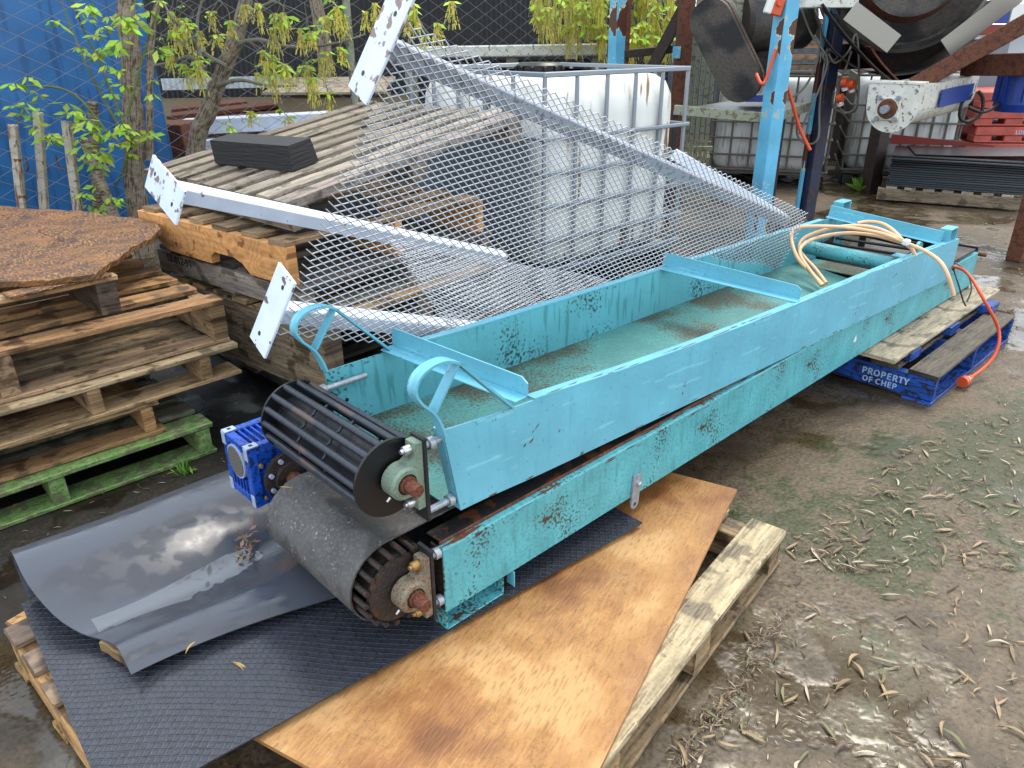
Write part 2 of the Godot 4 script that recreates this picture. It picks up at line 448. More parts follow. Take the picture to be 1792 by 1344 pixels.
	# conveyor belt: worn grey rubber
	mat("belt", Color.WHITE, 0.75, 0, layered(n, Vector3(0.31, 0.305, 0.30), lo2, 0.2, [[fi, 0.45, 0.75, Vector3(0.45, 0.44, 0.42), 0.5], [lo, 0.50, 0.72, Vector3(0.17, 0.165, 0.16), 0.75], [mul(specks, md), 0.47, 0.53, Vector3(0.70, 0.70, 0.68), 0.7], [fi, 0.3, 0.42, Vector3(0.30, 0.29, 0.28), 0.3]]), 1.5, {"n": ntex(n, n, fi, 3.0), "ns": 0.25})
	mat("cast_green", Color.WHITE, 0.55, 0.1, layered(n, Vector3(0.44, 0.52, 0.46), md, 0.1, [[md, 0.6, 0.75, Vector3(0.38, 0.33, 0.22), 0.6]]), 6.0)
	mat("cast_rusty", Color.WHITE, 0.65, 0.1, layered(n, Vector3(0.50, 0.47, 0.40), md, 0.15, [[md, 0.54, 0.66, Vector3(0.45, 0.24, 0.12), 0.8], [fi, 0.6, 0.75, Vector3(0.2, 0.16, 0.13), 0.6]]), 6.0)
	mat("zinc", Color(0.72, 0.73, 0.74), 0.35, 0.85)
	mat("zinc_dull", Color.WHITE, 0.5, 0.5, layered(n, Vector3(0.60, 0.63, 0.66), md, 0.1, [[fi, 0.6, 0.75, Vector3(0.42, 0.44, 0.46), 0.5]]), 2.5)
	mat("brass_bolt", Color(0.62, 0.50, 0.30), 0.5, 0.6)
	mat("mesh_steel", Color(0.69, 0.70, 0.72), 0.5, 0.2)
	mat("leg_galv", Color.WHITE, 0.5, 0.15, layered(n, Vector3(0.60, 0.62, 0.66), fi, 0.12, [[md, 0.58, 0.72, Vector3(0.34, 0.35, 0.38), 0.6]]), 3.0)
	mat("leg_white", Color.WHITE, 0.4, 0.0, layered(n, Vector3(0.80, 0.83, 0.88), lo2, 0.04, [[mul(chips, md), 0.52, 0.56, Vector3(0.42, 0.30, 0.24), 0.8]]), 2.0)
	mat("plate_white", Color.WHITE, 0.35, 0.0, layered(n, Vector3(0.80, 0.84, 0.90), lo2, 0.03, [[chips, 0.80, 0.82, Vector3(0.38, 0.30, 0.28), 0.95], [specks, 0.86, 0.9, Vector3(0.55, 0.50, 0.47), 0.5]]), 1.7)
	mat("gear_blue", Color.WHITE, 0.32, 0.1, layered(n, Vector3(0.07, 0.29, 0.70), lo2, 0.15, [[md, 0.5, 0.72, Vector3(0.07, 0.11, 0.2), 0.8], [specks, 0.66, 0.8, Vector3(0.36, 0.38, 0.4), 0.5]]), 4.0)
	mat("gear_grey", Color(0.62, 0.67, 0.76), 0.45, 0.2)
	mat("gear_web", Color.WHITE, 0.8, 0.0, layered(n, Vector3(0.34, 0.32, 0.30), fi, 0.35, []), 6.0)
	mat("water", Color(0.55, 0.58, 0.6, 0.06), 0.02, 0.0)
	M.water.transparency = BaseMaterial3D.TRANSPARENCY_ALPHA
	mat("leaf_tan", Color(0.62, 0.50, 0.29), 0.6)
	# embossed rubber mat: diamond lines on one face
	var tn := 256
	hgt = PackedByteArray(); hgt.resize(tn * tn)
	for y in tn:
		for x in tn:
			var p := fposmod((x + y) / 32.0, 1.0); var q := fposmod((x - y) / 32.0, 1.0)
			var a := 1.0 if p < 0.2 or q < 0.2 else 0.35
			hgt[y * tn + x] = int(a * 220)
	mat("mat_ribbed", Color(0.19, 0.20, 0.23), 0.27, 0.0, null, 5.2, {"n": ntex(tn, tn, hgt, 6.0), "ns": 0.9})
	M.mat_ribbed.albedo_texture = layered(n, Vector3(0.95, 0.95, 0.95), lo2, 0.1, [[md, 0.6, 0.7, Vector3(0.6, 0.6, 0.6), 0.5]])
	mat("mat_smooth", Color(0.255, 0.27, 0.30), 0.16, 0.0, null, 1.0, {"r": roughtex(n, md, 0.35, 0.65, 0.10, 0.24)})
	# painted and plastic things
	mat("blue_paint", Color.WHITE, 0.55, 0.0, layered(n, Vector3(0.07, 0.27, 0.60), lo2, 0.15, [[grain, 0.58, 0.72, Vector3(0.05, 0.06, 0.08), 0.8], [md, 0.58, 0.72, Vector3(0.09, 0.08, 0.07), 0.7]]), 2.0, {"n": wn, "ns": 0.5})
	mat("lime_paint", Color.WHITE, 0.6, 0.0, layered(n, Vector3(0.42, 0.55, 0.29), lo2, 0.15, [[lo2, 0.48, 0.6, Vector3(0.36, 0.36, 0.25), 0.8], [fi, 0.55, 0.7, Vector3(0.27, 0.31, 0.2), 0.7], [mul(md, fi), 0.34, 0.42, Vector3(0.66, 0.70, 0.56), 0.5]]), 1.6, {"n": wn, "ns": 0.6})
	mat("container_blue", Color.WHITE, 0.45, 0.0, layered(n, Vector3(0.13, 0.38, 0.60), lo2, 0.12, [[down, 0.56, 0.74, Vector3(0.08, 0.26, 0.45), 0.6], [specks, 0.8, 0.85, Vector3(0.4, 0.45, 0.5), 0.5]]), 0.4)
	mat("sky_blue_paint", Color.WHITE, 0.45, 0.0, layered(n, Vector3(0.36, 0.66, 0.79), lo2, 0.08, [[nz(n, n, 0.007, 41, 7), 0.60, 0.61, Vector3(0.76, 0.77, 0.68), 1.0], [nz(n, n, 0.007, 41, 7), 0.625, 0.64, Vector3(0.30, 0.18, 0.12), 1.0], [chips, 0.76, 0.78, Vector3(0.66, 0.68, 0.62), 0.8]]), 0.75)
	mat("navy_paint", Color.WHITE, 0.5, 0.0, layered(n, Vector3(0.08, 0.13, 0.24), lo2, 0.2, [[mul(chips, md), 0.36, 0.40, Vector3(0.28, 0.16, 0.10), 0.9], [down, 0.62, 0.75, Vector3(0.05, 0.05, 0.06), 0.7]]), 1.2)
	mat("steel_green", Color.WHITE, 0.6, 0.0, layered(n, Vector3(0.54, 0.56, 0.48), md, 0.12, [[md, 0.55, 0.66, Vector3(0.34, 0.28, 0.18), 0.7]]), 1.5)
	mat("off_white_paint", Color.WHITE, 0.45, 0.0, layered(n, Vector3(0.80, 0.80, 0.76), lo2, 0.05, [[mul(chips, md), 0.42, 0.46, Vector3(0.40, 0.32, 0.24), 0.8]]), 2.0)
	mat("dark_cladding", Color(0.105, 0.105, 0.125), 0.5, 0.1)
	mat("corrugated_pale", Color(0.72, 0.75, 0.77), 0.5, 0.2)
	mat("tank_white", Color(0.86, 0.86, 0.84), 0.45, 0.0, layered(n, Vector3(0.97, 0.97, 0.96), lo2, 0.03, [[down, 0.62, 0.78, Vector3(0.80, 0.76, 0.66), 0.5], [mul(down, lo), 0.42, 0.50, Vector3(0.45, 0.33, 0.18), 0.8]]), 0.5, {"bl": Color(0.25, 0.25, 0.25)})
	mat("tank_grey", Color(0.74, 0.75, 0.74), 0.5, 0.0, layered(n, Vector3(0.95, 0.95, 0.95), lo2, 0.06, [[down, 0.6, 0.76, Vector3(0.62, 0.60, 0.56), 0.6]]), 0.6)
	mat("tube_galv", Color(0.52, 0.55, 0.58), 0.45, 0.5)
	mat("tube_dirty", Color(0.36, 0.34, 0.31), 0.6, 0.2)
	mat("black_plastic", Color(0.03, 0.032, 0.035), 0.4)
	mat("bin_grey", Color.WHITE, 0.5, 0.0, layered(n, Vector3(0.24, 0.27, 0.30), lo2, 0.1, [[down, 0.6, 0.75, Vector3(0.14, 0.15, 0.16), 0.6]]), 1.0)
	mat("grey_panel", Color(0.40, 0.43, 0.46), 0.5)
	mat("red_plastic", Color.WHITE, 0.5, 0.0, layered(n, Vector3(0.64, 0.27, 0.22), lo2, 0.14, [[md, 0.58, 0.7, Vector3(0.50, 0.22, 0.18), 0.5]]), 1.0)
	mat("black_sheet", Color(0.085, 0.095, 0.12), 0.28, 0.0, null)
	mat("grey_sheet", Color(0.20, 0.23, 0.25), 0.35, 0.0, null)
	mat("orange_plastic", Color(0.76, 0.29, 0.13), 0.4)
	mat("orange_cable", Color(0.78, 0.28, 0.11), 0.45)
	mat("tan_cable", Color(0.84, 0.66, 0.50), 0.45)
	mat("grey_cable", Color(0.42, 0.40, 0.38), 0.6)
	mat("dark_cable", Color(0.08, 0.08, 0.08), 0.5)
	mat("clear_plastic", Color(0.80, 0.74, 0.74), 0.2)
	mat("white_plastic", Color(0.82, 0.82, 0.80), 0.4)
	mat("char_timber", Color.WHITE, 0.6, 0.0, layered(n, Vector3(0.105, 0.105, 0.11), fi, 0.3, [[grain2, 0.6, 0.8, Vector3(0.16, 0.155, 0.15), 0.4]]), 2.0, {"n": wn, "ns": 0.8})
	mat("bright_strap", Color(0.56, 0.55, 0.52), 0.4, 0.7)
	mat("soot", Color.WHITE, 0.55, 0.2, layered(n, Vector3(0.29, 0.27, 0.25), fi, 0.22, [[lo, 0.35, 0.8, Vector3(0.11, 0.11, 0.125), 0.9], [specks, 0.74, 0.82, Vector3(0.45, 0.40, 0.34), 0.5]]), 0.9)
	mat("motor_blue", Color(0.03, 0.20, 0.52), 0.4)
	mat("teal_plastic", Color(0.03, 0.42, 0.30), 0.45)
	mat("shed_red", Color(0.46, 0.13, 0.09), 0.5)
	# plants
	var bark := layered(n, Vector3(0.56, 0.50, 0.42), md, 0.25, [[grain, 0.5, 0.7, Vector3(0.25, 0.20, 0.15), 0.7], [lo2, 0.55, 0.7, Vector3(0.62, 0.58, 0.50), 0.6]])
	mat("bark", Color.WHITE, 0.9, 0.0, bark, 1.6, {"n": ntex(n, n, fi, 5.0), "ns": 0.8})
	mat("twig_green", Color(0.36, 0.40, 0.19), 0.7)
	mat("twig_grey", Color(0.45, 0.43, 0.38), 0.8)
	mat("leaf", Color.WHITE, 0.5, 0.0, null, 1.0, {"vc": true, "bl": Color(0.55, 0.55, 0.55)})
	mat("dry_leaf", Color.WHITE, 0.6, 0.0, null, 1.0, {"vc": true})
	mat("stake_paint", Color.WHITE, 0.7, 0.0, layered(n, Vector3(0.68, 0.65, 0.58), md, 0.12, [[down, 0.58, 0.7, Vector3(0.42, 0.24, 0.13), 0.85], [mul(chips, md), 0.40, 0.46, Vector3(0.36, 0.2, 0.1), 0.8]]), 1.0)
	mat("fence_wire", Color(0.48, 0.49, 0.50), 0.45, 0.3)
	mat("cream_board", Color(0.52, 0.46, 0.36), 0.8)
	mat("print_white", Color(0.60, 0.70, 0.82), 0.7)
	mat("print_dark", Color(0.05, 0.05, 0.05), 0.6)
	make_ground_material(specks)

# the yard slab: damp concrete, moss, black soil where the stacks stand; one picture of a 14 m square, mirrored outwards
func make_ground_material(specks: PackedByteArray) -> void:
	var n := 1344
	var size := 8.0
	var a := nz(n, n, 0.005, 31, 5); var b := nz(n, n, 0.014, 32, 5); var f := nz(n, n, 0.07, 33, 4); var g := nz(n, n, 0.3, 34, 2)
	var d := PackedByteArray(); d.resize(n * n * 3)
	var r := PackedByteArray(); r.resize(n * n)
	var h := PackedByteArray(); h.resize(n * n)
	for y in n:
		for x in n:
			var k := y * n + x
			var p := Vector3(-2.5 + size * x / n, 0, -7.2 + size * y / n)      # world x, z
			var q := p - ORG
			var l := q.dot(AX); var z := q.dot(AZ)
			var na := a[k] / 255.0; var nb := b[k] / 255.0; var nf := f[k] / 255.0; var ng := g[k] / 255.0
			var c := Vector3(0.455, 0.385, 0.295) * (0.82 + 0.3 * (nf - 0.5) + 0.3 * (ng - 0.5))
			c = c.lerp(Vector3(0.27, 0.225, 0.155), smoothstep(0.44, 0.60, na) * 0.9)
			c = c.lerp(Vector3(0.52, 0.50, 0.46), smoothstep(0.54, 0.7, nb) * 0.45)
			var wet := smoothstep(0.45, 0.58, nb * 0.5 + na * 0.5)
			# moss grows in a damp band off the conveyor's near side
			var band := exp(-pow((z - 0.55 - 0.1 * sin(l * 3.0)) / 0.42, 2.0)) * smoothstep(0.8, 1.3, l) * (1.0 - smoothstep(2.6, 3.4, l))
			var moss := smoothstep(0.55, 0.70, nb * 0.5 + nf * 0.36 + band * 0.27) * smoothstep(0.02, 0.3, band + nb * 0.3)
			c = c.lerp(Vector3(0.18, 0.21, 0.05) * (0.6 + 0.8 * ng), moss * 0.85)
			# soil
			var soil := smoothstep(-0.35, -0.75, z + (na - 0.5) * 1.6 + (nb - 0.5) * 0.5) * (1.0 - smoothstep(3.4, 4.4, l + (nb - 0.5)))
			c = c.lerp(Vector3(0.105, 0.085, 0.07) * (0.6 + 0.8 * nf) + Vector3(0.02, 0.02, 0.0) * ng, soil)
			put3(d, k, c)
			r[k] = int(255.0 * clampf(lerpf(0.60, 0.13, wet * (1.0 - 0.5 * moss)) * (1.0 - soil) + soil * (0.62 - 0.3 * smoothstep(0.5, 0.62, nb)), 0.06, 1.0))
			h[k] = int(clampf((nf * 0.55 + ng * 0.45) * 255.0 * lerpf(1.0, 0.18, wet) + moss * 60.0, 0, 255))
	mat("ground", Color.WHITE, 0.6, 0.0, tex(n, n, d), 1.0, {"r": tex(n, n, r, Image.FORMAT_L8), "n": ntex(n, n, h, 3.0), "ns": 0.34})
	var dn := 512
	var d1 := nz(dn, dn, 0.11, 51, 4); var d2 := nz(dn, dn, 0.35, 52, 2); var d3 := nz(dn, dn, 0.2, 53, 3, FastNoiseLite.TYPE_CELLULAR)
	var dd := PackedByteArray(); dd.resize(dn * dn * 3)
	for k in dn * dn:
		var v := 0.90 + 0.22 * (d1[k] / 255.0 - 0.5) + 0.26 * (d2[k] / 255.0 - 0.5)
		if d2[k] > 196: v += 0.14
		if d1[k] < 70: v -= 0.16
		put3(dd, k, Vector3(v, v * 0.99, v * 0.97))
	var gm: StandardMaterial3D = M.ground
	gm.detail_enabled = true; gm.detail_blend_mode = BaseMaterial3D.BLEND_MODE_MUL; gm.detail_albedo = tex(dn, dn, dd); gm.detail_uv_layer = BaseMaterial3D.DETAIL_UV_2
# ---------------------------------------------------------------- scene
func _ready() -> void:
	rng.seed = 20240
	CF = Transform3D(Basis(AX, Vector3.UP, AZ), ORG)
	var p := deg_to_rad(PITCH); var r := deg_to_rad(ROLL)
	cam_f = Vector3(0, -sin(p), -cos(p))
	var u0 := Vector3(0, cos(p), -sin(p))
	cam_x = Vector3.RIGHT * cos(r) + u0 * sin(r)
	cam_y = u0 * cos(r) - Vector3.RIGHT * sin(r)
	var cam := Camera3D.new()
	cam.name = "camera"
	cam.transform = Transform3D(Basis(cam_x, cam_y, -cam_f), Vector3(0, CAMH, 0))
	cam.fov = rad_to_deg(2.0 * atan(672.0 / FPX))
	cam.near = 0.05; cam.far = 200.0
	add_child(cam)
	cam.current = true
	var env := Environment.new()
	env.background_mode = Environment.BG_SKY
	var sm := ProceduralSkyMaterial.new()
	sm.sky_top_color = Color(0.80, 0.85, 0.91)
	sm.sky_horizon_color = Color(0.93, 0.94, 0.95)
	sm.sky_curve = 0.25
	sm.ground_bottom_color = Color(0.30, 0.28, 0.25)
	sm.ground_horizon_color = Color(0.55, 0.54, 0.52)
	sm.sun_angle_max = 40.0
	var sk := Sky.new()
	sk.sky_material = sm
	env.sky = sk
	env.background_energy_multiplier = 1.15
	env.tonemap_mode = Environment.TONE_MAPPER_LINEAR
	env.tonemap_exposure = 2.6
	env.sdfgi_enabled = true; env.ssao_enabled = true; env.ssil_enabled = true
	var we := WorldEnvironment.new()
	we.name = "environment"
	we.environment = env
	add_child(we)
	var sun := DirectionalLight3D.new()
	sun.name = "sun"
	sun.light_energy = 0.40
	sun.light_angular_distance = 25.0
	sun.light_color = Color(1.0, 0.97, 0.92)
	sun.shadow_enabled = true
	sun.transform = Transform3D(Basis(), Vector3.ZERO).looking_at(Vector3(-0.35, -1.0, 0.45), Vector3.UP)
	add_child(sun)
	make_materials()
	print("materials ", Time.get_ticks_msec())
	ground()
	backdrop()
	machinery()
	tanks()
	pallets()
	near_base()
	conveyor()
	tray()
	guard()
	small_things()
	plants()
	litter()
	print("built ", Time.get_ticks_msec())

func ground() -> void:
	var m := MB.new()
	var s := 60.0
	for a in 12:
		for b in 12:
			var x0 := -s + 2 * s * a / 12; var x1 := -s + 2 * s * (a + 1) / 12
			var z0 := -s + 2 * s * b / 12; var z1 := -s + 2 * s * (b + 1) / 12
			var q := m.v.size()
			for pt in [Vector3(x0, 0, z0), Vector3(x0, 0, z1), Vector3(x1, 0, z1), Vector3(x1, 0, z0)]:
				m.vert(pt, Vector3.UP, Vector2((pt.x + 2.5) / 8.0, (pt.z + 7.2) / 8.0))
			m.i.append_array([q, q + 2, q + 1, q, q + 3, q + 2])
	m.uv2_scale = 0.9
	kind(build(m, "ground", M.ground, self), "structure")

# a pallet: deck boards run along x, bearers along z, near edge at z = 0, x from -w/2 to w/2
func pallet(called: String, label: String, group: String, x: Transform3D, w: float, dep: float, hgt: float, o := {}) -> Node3D:
	var t := thing(called, label, "pallet", x, group)
	var mt: Material = o.get("mat", M.wood)
	var tone: Color = o.get("tone", Color(0.40, 0.31, 0.21))
	var tone2: Color = o.get("tone2", tone)
	var dt: float = o.get("dt", 0.02)
	var bt: float = o.get("bt", 0.018)
	var dn: int = o.get("dn", 7)
	var dw: float = o.get("dw", 0.1)
	var bn: int = o.get("bn", 3)
	var bh := hgt - dt - bt
	for k in dn:
		var zz := -dw / 2 - (dep - dw) * k / (dn - 1)
		var ww: float = w * (1.0 if k == 0 else rf(0.97, 1.0))
		board(t, "deck_board", o.get("edge_mat", mt) if k == 0 else mt, xf(Vector3(rf(-0.008, 0.008), hgt - dt / 2 + rf(-0.001, 0.001), zz), Basis(Vector3.UP, rf(-0.01, 0.01))), Vector3(ww, dt, dw), tone)
	for bx in o.get("bear", [-0.46, 0.0, 0.46]):
		var bw: float = o.get("bw", 0.045)
		board(t, "bearer", o.get("bear_mat", mt), xf(Vector3(bx, bt + bh / 2, -dep / 2), Basis(Vector3.UP, PI / 2 + rf(-0.008, 0.008))), Vector3(dep - 0.006, bh - 0.002, bw), tone2)
	for k in bn:
		var zz := -dw / 2 - (dep - dw) * k / maxi(bn - 1, 1)
		board(t, "bottom_board", o.get("bottom_mat", mt), xf(Vector3(0, bt / 2, zz)), Vector3(w, bt - 0.001, dw), tone2)
	return t

func pallets() -> void:
	var wet := Color(0.44, 0.25, 0.11); var mid := Color(0.44, 0.29, 0.155); var grey := Color(0.38, 0.285, 0.18); var dark := Color(0.12, 0.095, 0.07)
	# ---- stack on the left, five pallets, near edges facing the mat
	pallet("pallet", "wooden pallet with lime green painted edges, bottom of the stack beside the grey mat", "pallets stacked beside the mat", at(-0.50, 0, -1.60, 0), 1.14, 1.1, 0.14, {"tone": Color(0.30, 0.29, 0.22), "edge_mat": M.lime_paint, "bear_mat": M.lime_paint, "bottom_mat": M.lime_paint, "bear": [-0.53, 0.0, 0.53], "bw": 0.055, "dw": 0.12})
	pallet("pallet", "bare brown pallet lying directly on the lime-edged pallet", "pallets stacked beside the mat", at(-0.66, 0.142, -1.66, -1.5), 1.14, 1.05, 0.14, {"tone": mid, "tone2": wet, "bear": [-0.52, -0.02, 0.52], "dw": 0.11})
	pallet("pallet", "grey-brown wet pallet, third up in the stack with green pallet at its foot", "pallets stacked beside the mat", at(-0.33, 0.284, -1.63, 2.0), 1.16, 1.08, 0.135, {"tone": grey, "tone2": mid, "bear": [-0.53, 0.02, 0.44], "dw": 0.125})
	pallet("pallet", "orange-brown pallet, second from top of the stack beside the mat", "pallets stacked beside the mat", at(-0.34, 0.421, -1.68, 1.0), 1.16, 1.08, 0.185, {"tone": wet, "tone2": Color(0.38, 0.26, 0.15), "bear": [-0.20, 0.55, -0.56], "bw": 0.06, "dw": 0.10, "dn": 6, "dt": 0.024})
	pallet("pallet", "narrow pallet with dark bearer end, directly under the rotten board", "pallets stacked beside the mat", at(-0.66, 0.608, -1.76, 3.0), 1.12, 1.0, 0.145, {"tone": Color(0.44, 0.28, 0.14), "tone2": Color(0.11, 0.08, 0.055), "bear": [0.52, -0.1, -0.5], "bw": 0.07, "bn": 0, "bt": 0.001, "dn": 5})
	# rotten strand board on top: uneven outline and surface
	var out := [[-60, 510], [0, 503], [60, 499], [120, 494], [170, 486], [205, 462], [232, 440], [262, 425], [284, 408], [278, 399], [230, 385], [140, 377], [70, 371], [0, 366], [-90, 366], [-160, 420]]
	var pts := []
	for o in out: pts.append(py(o[0], o[1], 0.775))
	var ctr := Vector3.ZERO
	for q in pts: ctr += q / pts.size()
	var fn := FastNoiseLite.new(); fn.seed = 5; fn.frequency = 3.0
	var g := []
	for a in 65:
		var f := fmod(a / 64.0 * pts.size(), pts.size())
		var k := int(f) % pts.size()
		var e: Vector3 = pts[k].lerp(pts[(k + 1) % pts.size()], f - int(f))
		e += (e - ctr).normalized() * (rf(-0.010, 0.010) if a % 64 != 0 else 0.0)
		var row := []
		for b in 13:
			var q := ctr.lerp(e, 1.0 - b / 12.0)
			var lift := fn.get_noise_2d(q.x, q.z) * 0.014 + (rf(-0.003, 0.003) if b < 12 else 0.0)
			row.append(Vector3(q.x, 0.780 + lift, q.z))
		g.append(row)
	g[64] = g[0]
	var m := MB.new()
	m.sheet(g, 0.020)
	for k in m.v.size(): m.t[k] = Vector2(m.v[k].x * 0.8 + m.v[k].z * 0.6 + m.v[k].y * 0.7, m.v[k].z * 0.8 - m.v[k].x * 0.6 + m.v[k].y * 1.6)
	tag(build(m, "rotten_board", M.strand_board, self), "ragged brown rotten strand board lying on top of pallet stack", "board")
	var sliver := []
	for o in [[-40, 535], [60, 521], [130, 505], [180, 486]]: sliver.append(py(o[0], o[1], 0.757))
	var tr := thing("splintered_plank", "thin splintered dark plank sticking out under the rotten board", "plank")
	var sm2 := MB.new()
	sm2.box(Transform3D(), Vector3(0.34, 0.012, 0.07), 0.003)
	build(sm2, "plank", M.strand_board, tr, along(sliver[0], sliver[3]) * xf(Vector3(0.06, 0.006, -0.02)))
	# ---- stack behind the conveyor
	pallet("pallet", "dark green-grey pallet on black soil, bottom of stack behind conveyor", "pallets stacked behind the conveyor", at(1.12, 0, -1.86, 4), 1.12, 1.15, 0.13, {"tone": Color(0.11, 0.11, 0.085), "tone2": Color(0.10, 0.11, 0.08), "bear": [-0.535, 0.0, 0.53], "bw": 0.04})
	board(thing("loose_plank", "grey splintered loose plank on bottom pallet behind conveyor", "plank"), "plank", M.wood, at(0.56, 0.16, -2.02, 84), Vector3(0.95, 0.05, 0.12), Color(0.17, 0.14, 0.11))
	pallet("pallet", "brown pallet with thick corner blocks, second up behind the conveyor", "pallets stacked behind the conveyor", at(1.03, 0.19, -1.40, 8), 1.16, 1.10, 0.34, {"tone": Color(0.36, 0.24, 0.12), "tone2": Color(0.20, 0.15, 0.10), "bear": [-0.53, 0.0, 0.52], "bw": 0.09, "dt": 0.022})
	var r3 := pallet("pallet", "weathered grey pallet with stencilled end bearer, under orange-sided pallet", "pallets stacked behind the conveyor", at(1.02, 0.532, -1.48, 8), 1.16, 1.12, 0.135, {"tone": Color(0.10, 0.085, 0.07), "tone2": Color(0.34, 0.30, 0.25), "bear": [-0.555, 0.0, 0.53], "bw": 0.045, "dn": 9, "dw": 0.09})
	text3d(r3, "stencil", "T2 412-91", 0.05, M.print_dark, xf(Vector3(-0.5795, 0.088, -0.93), Basis(Vector3.UP, -PI / 2)))
	# pallet with cut-out plywood stringer
	var t := thing("pallet", "pallet with orange swirl-grained notched side rail, under the slatted crate base", "pallet", at(1.0, 0.669, -1.50, 8), "pallets stacked behind the conveyor")
	for sx in [-0.565, 0.0, 0.55]:
		var q := PackedVector2Array([Vector2(-1.16, 0.155), Vector2(-1.16, 0.10), Vector2(-1.13, 0.06), Vector2(-1.02, 0.05), Vector2(-0.98, 0.02), Vector2(-0.93, 0.0), Vector2(-0.58, 0.0), Vector2(-0.575, 0.035), Vector2(-0.54, 0.055), Vector2(-0.40, 0.055), Vector2(-0.345, 0.04), Vector2(-0.29, 0.0), Vector2(-0.02, 0.0), Vector2(-0.02, 0.155)])
		var sb := MB.new()
		sb.uo = Vector2(rf(0, 1), rf(0, 1))
		sb.extr(Transform3D(Basis(Vector3.UP, -PI / 2), Vector3(sx, 0.0, 0)), q, -0.02, 0.02)
		for k in sb.v.size(): sb.t[k] = Vector2(sb.v[k].z, sb.v[k].y) * 1.0 + sb.uo
		build(sb, "side_rail", M.swirl_wood, t)
	for k in 6:
		board(t, "deck_board", M.wood, xf(Vector3(rf(-0.02, 0.02), 0.166, -0.08 - 0.2 * k)), Vector3(1.14, 0.02, 0.11), Color(0.30, 0.20, 0.11))
	# slatted base lying tilted on top
	var e0 := C(0.45, 0.965, -1.47); var e1 := C(0.38, 0.965, -2.70)     # low end
	var f0 := C(1.80, 1.20, -1.56); var f1 := C(1.72, 1.19, -2.80)       # high end
	var bx := ((f0 - e0) + (f1 - e1)).normalized()
	var bz := (e0 - e1); bz = (bz - bx * bz.dot(bx)).normalized()
	var by := bz.cross(bx)
	var sl := thing("slatted_crate_base", "large grey slatted timber base lying tilted on the pallets", "pallet", Transform3D(Basis(bx, by, bz), (e0 + e1) * 0.5))
	for k in 9:
		board(sl, "slat", M.wood, xf(Vector3(0.685 + rf(-0.012, 0.012), 0.0, 0.575 - k * 0.144)), Vector3(1.37, 0.042, 0.084), Color(0.38, 0.33, 0.27) if k < 4 else Color(0.27, 0.23, 0.18))
	for lx in [0.05, 0.68, 1.31]:
		board(sl, "cross_bearer", M.wood, xf(Vector3(lx, -0.060, 0.0), Basis(Vector3.UP, PI / 2)), Vector3(1.22, 0.082, 0.09), Color(0.24, 0.19, 0.14))
	var bl := thing("timber_block", "short black squared timber block lying on the slats", "timber block", Transform3D(Basis(bx, by, bz), (e0 + e1) * 0.5) * Transform3D(Basis(Vector3.UP, deg_to_rad(97)), Vector3(0.30, 0.076, 0.0)))
	var bb := MB.new()
	bb.extr(Transform3D(Basis(Vector3.UP, PI / 2), Vector3.ZERO), PackedVector2Array([Vector2(-0.075, -0.05), Vector2(0.075, -0.05), Vector2(0.065, 0.055), Vector2(-0.06, 0.055)]), -0.275, 0.275)
	build(bb, "block", M.char_timber, bl)
	# dark grey packer under the slatted base
	var pk := thing("rubber_packer", "black tapered packing block under near corner of slatted base", "block", at(0.66, 0.848, -1.60, 5))
	var pb := MB.new()
	pb.extr(Transform3D(Basis(Vector3.UP, 0.0), Vector3.ZERO), PackedVector2Array([Vector2(-0.16, 0.0), Vector2(0.28, 0.0), Vector2(0.24, 0.085), Vector2(-0.12, 0.07)]), -0.06, 0.06)
	build(pb, "block", M.black_plastic, pk)
	# ---- blue pallets under the far end of the conveyor
	var blue := Color(1, 1, 1)
	var bp := pallet("pallet", "blue painted hardwood pallet flat on concrete under the conveyor's far end", "blue pallets under the conveyor", at(3.18, 0, 0.29, 0), 1.165, 1.16, 0.15, {"tone": Color(0.13, 0.11, 0.085), "mat": M.wood, "edge_mat": M.wood, "bear_mat": M.blue_paint, "bottom_mat": M.blue_paint, "bear": [-0.555, -0.03, 0.555], "bw": 0.045, "dw": 0.13, "dn": 7})
	text3d(bp, "print", "PROPERTY", 0.045, M.print_white, xf(Vector3(-0.5795, 0.085, -0.22), Basis(Vector3.UP, -PI / 2)))
	text3d(bp, "print", "OF CHEP", 0.04, M.print_white, xf(Vector3(-0.5795, 0.045, -0.24), Basis(Vector3.UP, -PI / 2)))
	var up := thing("broken_pallet", "broken upper pallet of blue bearers on the flat blue pallet", "pallet", at(3.18, 0.152, 0.14, 0), "blue pallets under the conveyor")
	for bx2 in [[-0.44, 0.0], [0.06, 0.01], [0.56, 0.05]]:
		board(up, "bearer", M.blue_paint, xf(Vector3(bx2[0], 0.021, -0.45 + bx2[1]), Basis(Vector3.UP, PI / 2)), Vector3(0.9, 0.042, 0.13), blue)
	for k in 1:
		board(up, "deck_board", M.wood, xf(Vector3(0.06, 0.052, -0.09 - 0.45 * k)), Vector3(1.5 if k == 0 else 1.1, 0.018, 0.17), Color(0.40, 0.35, 0.25))

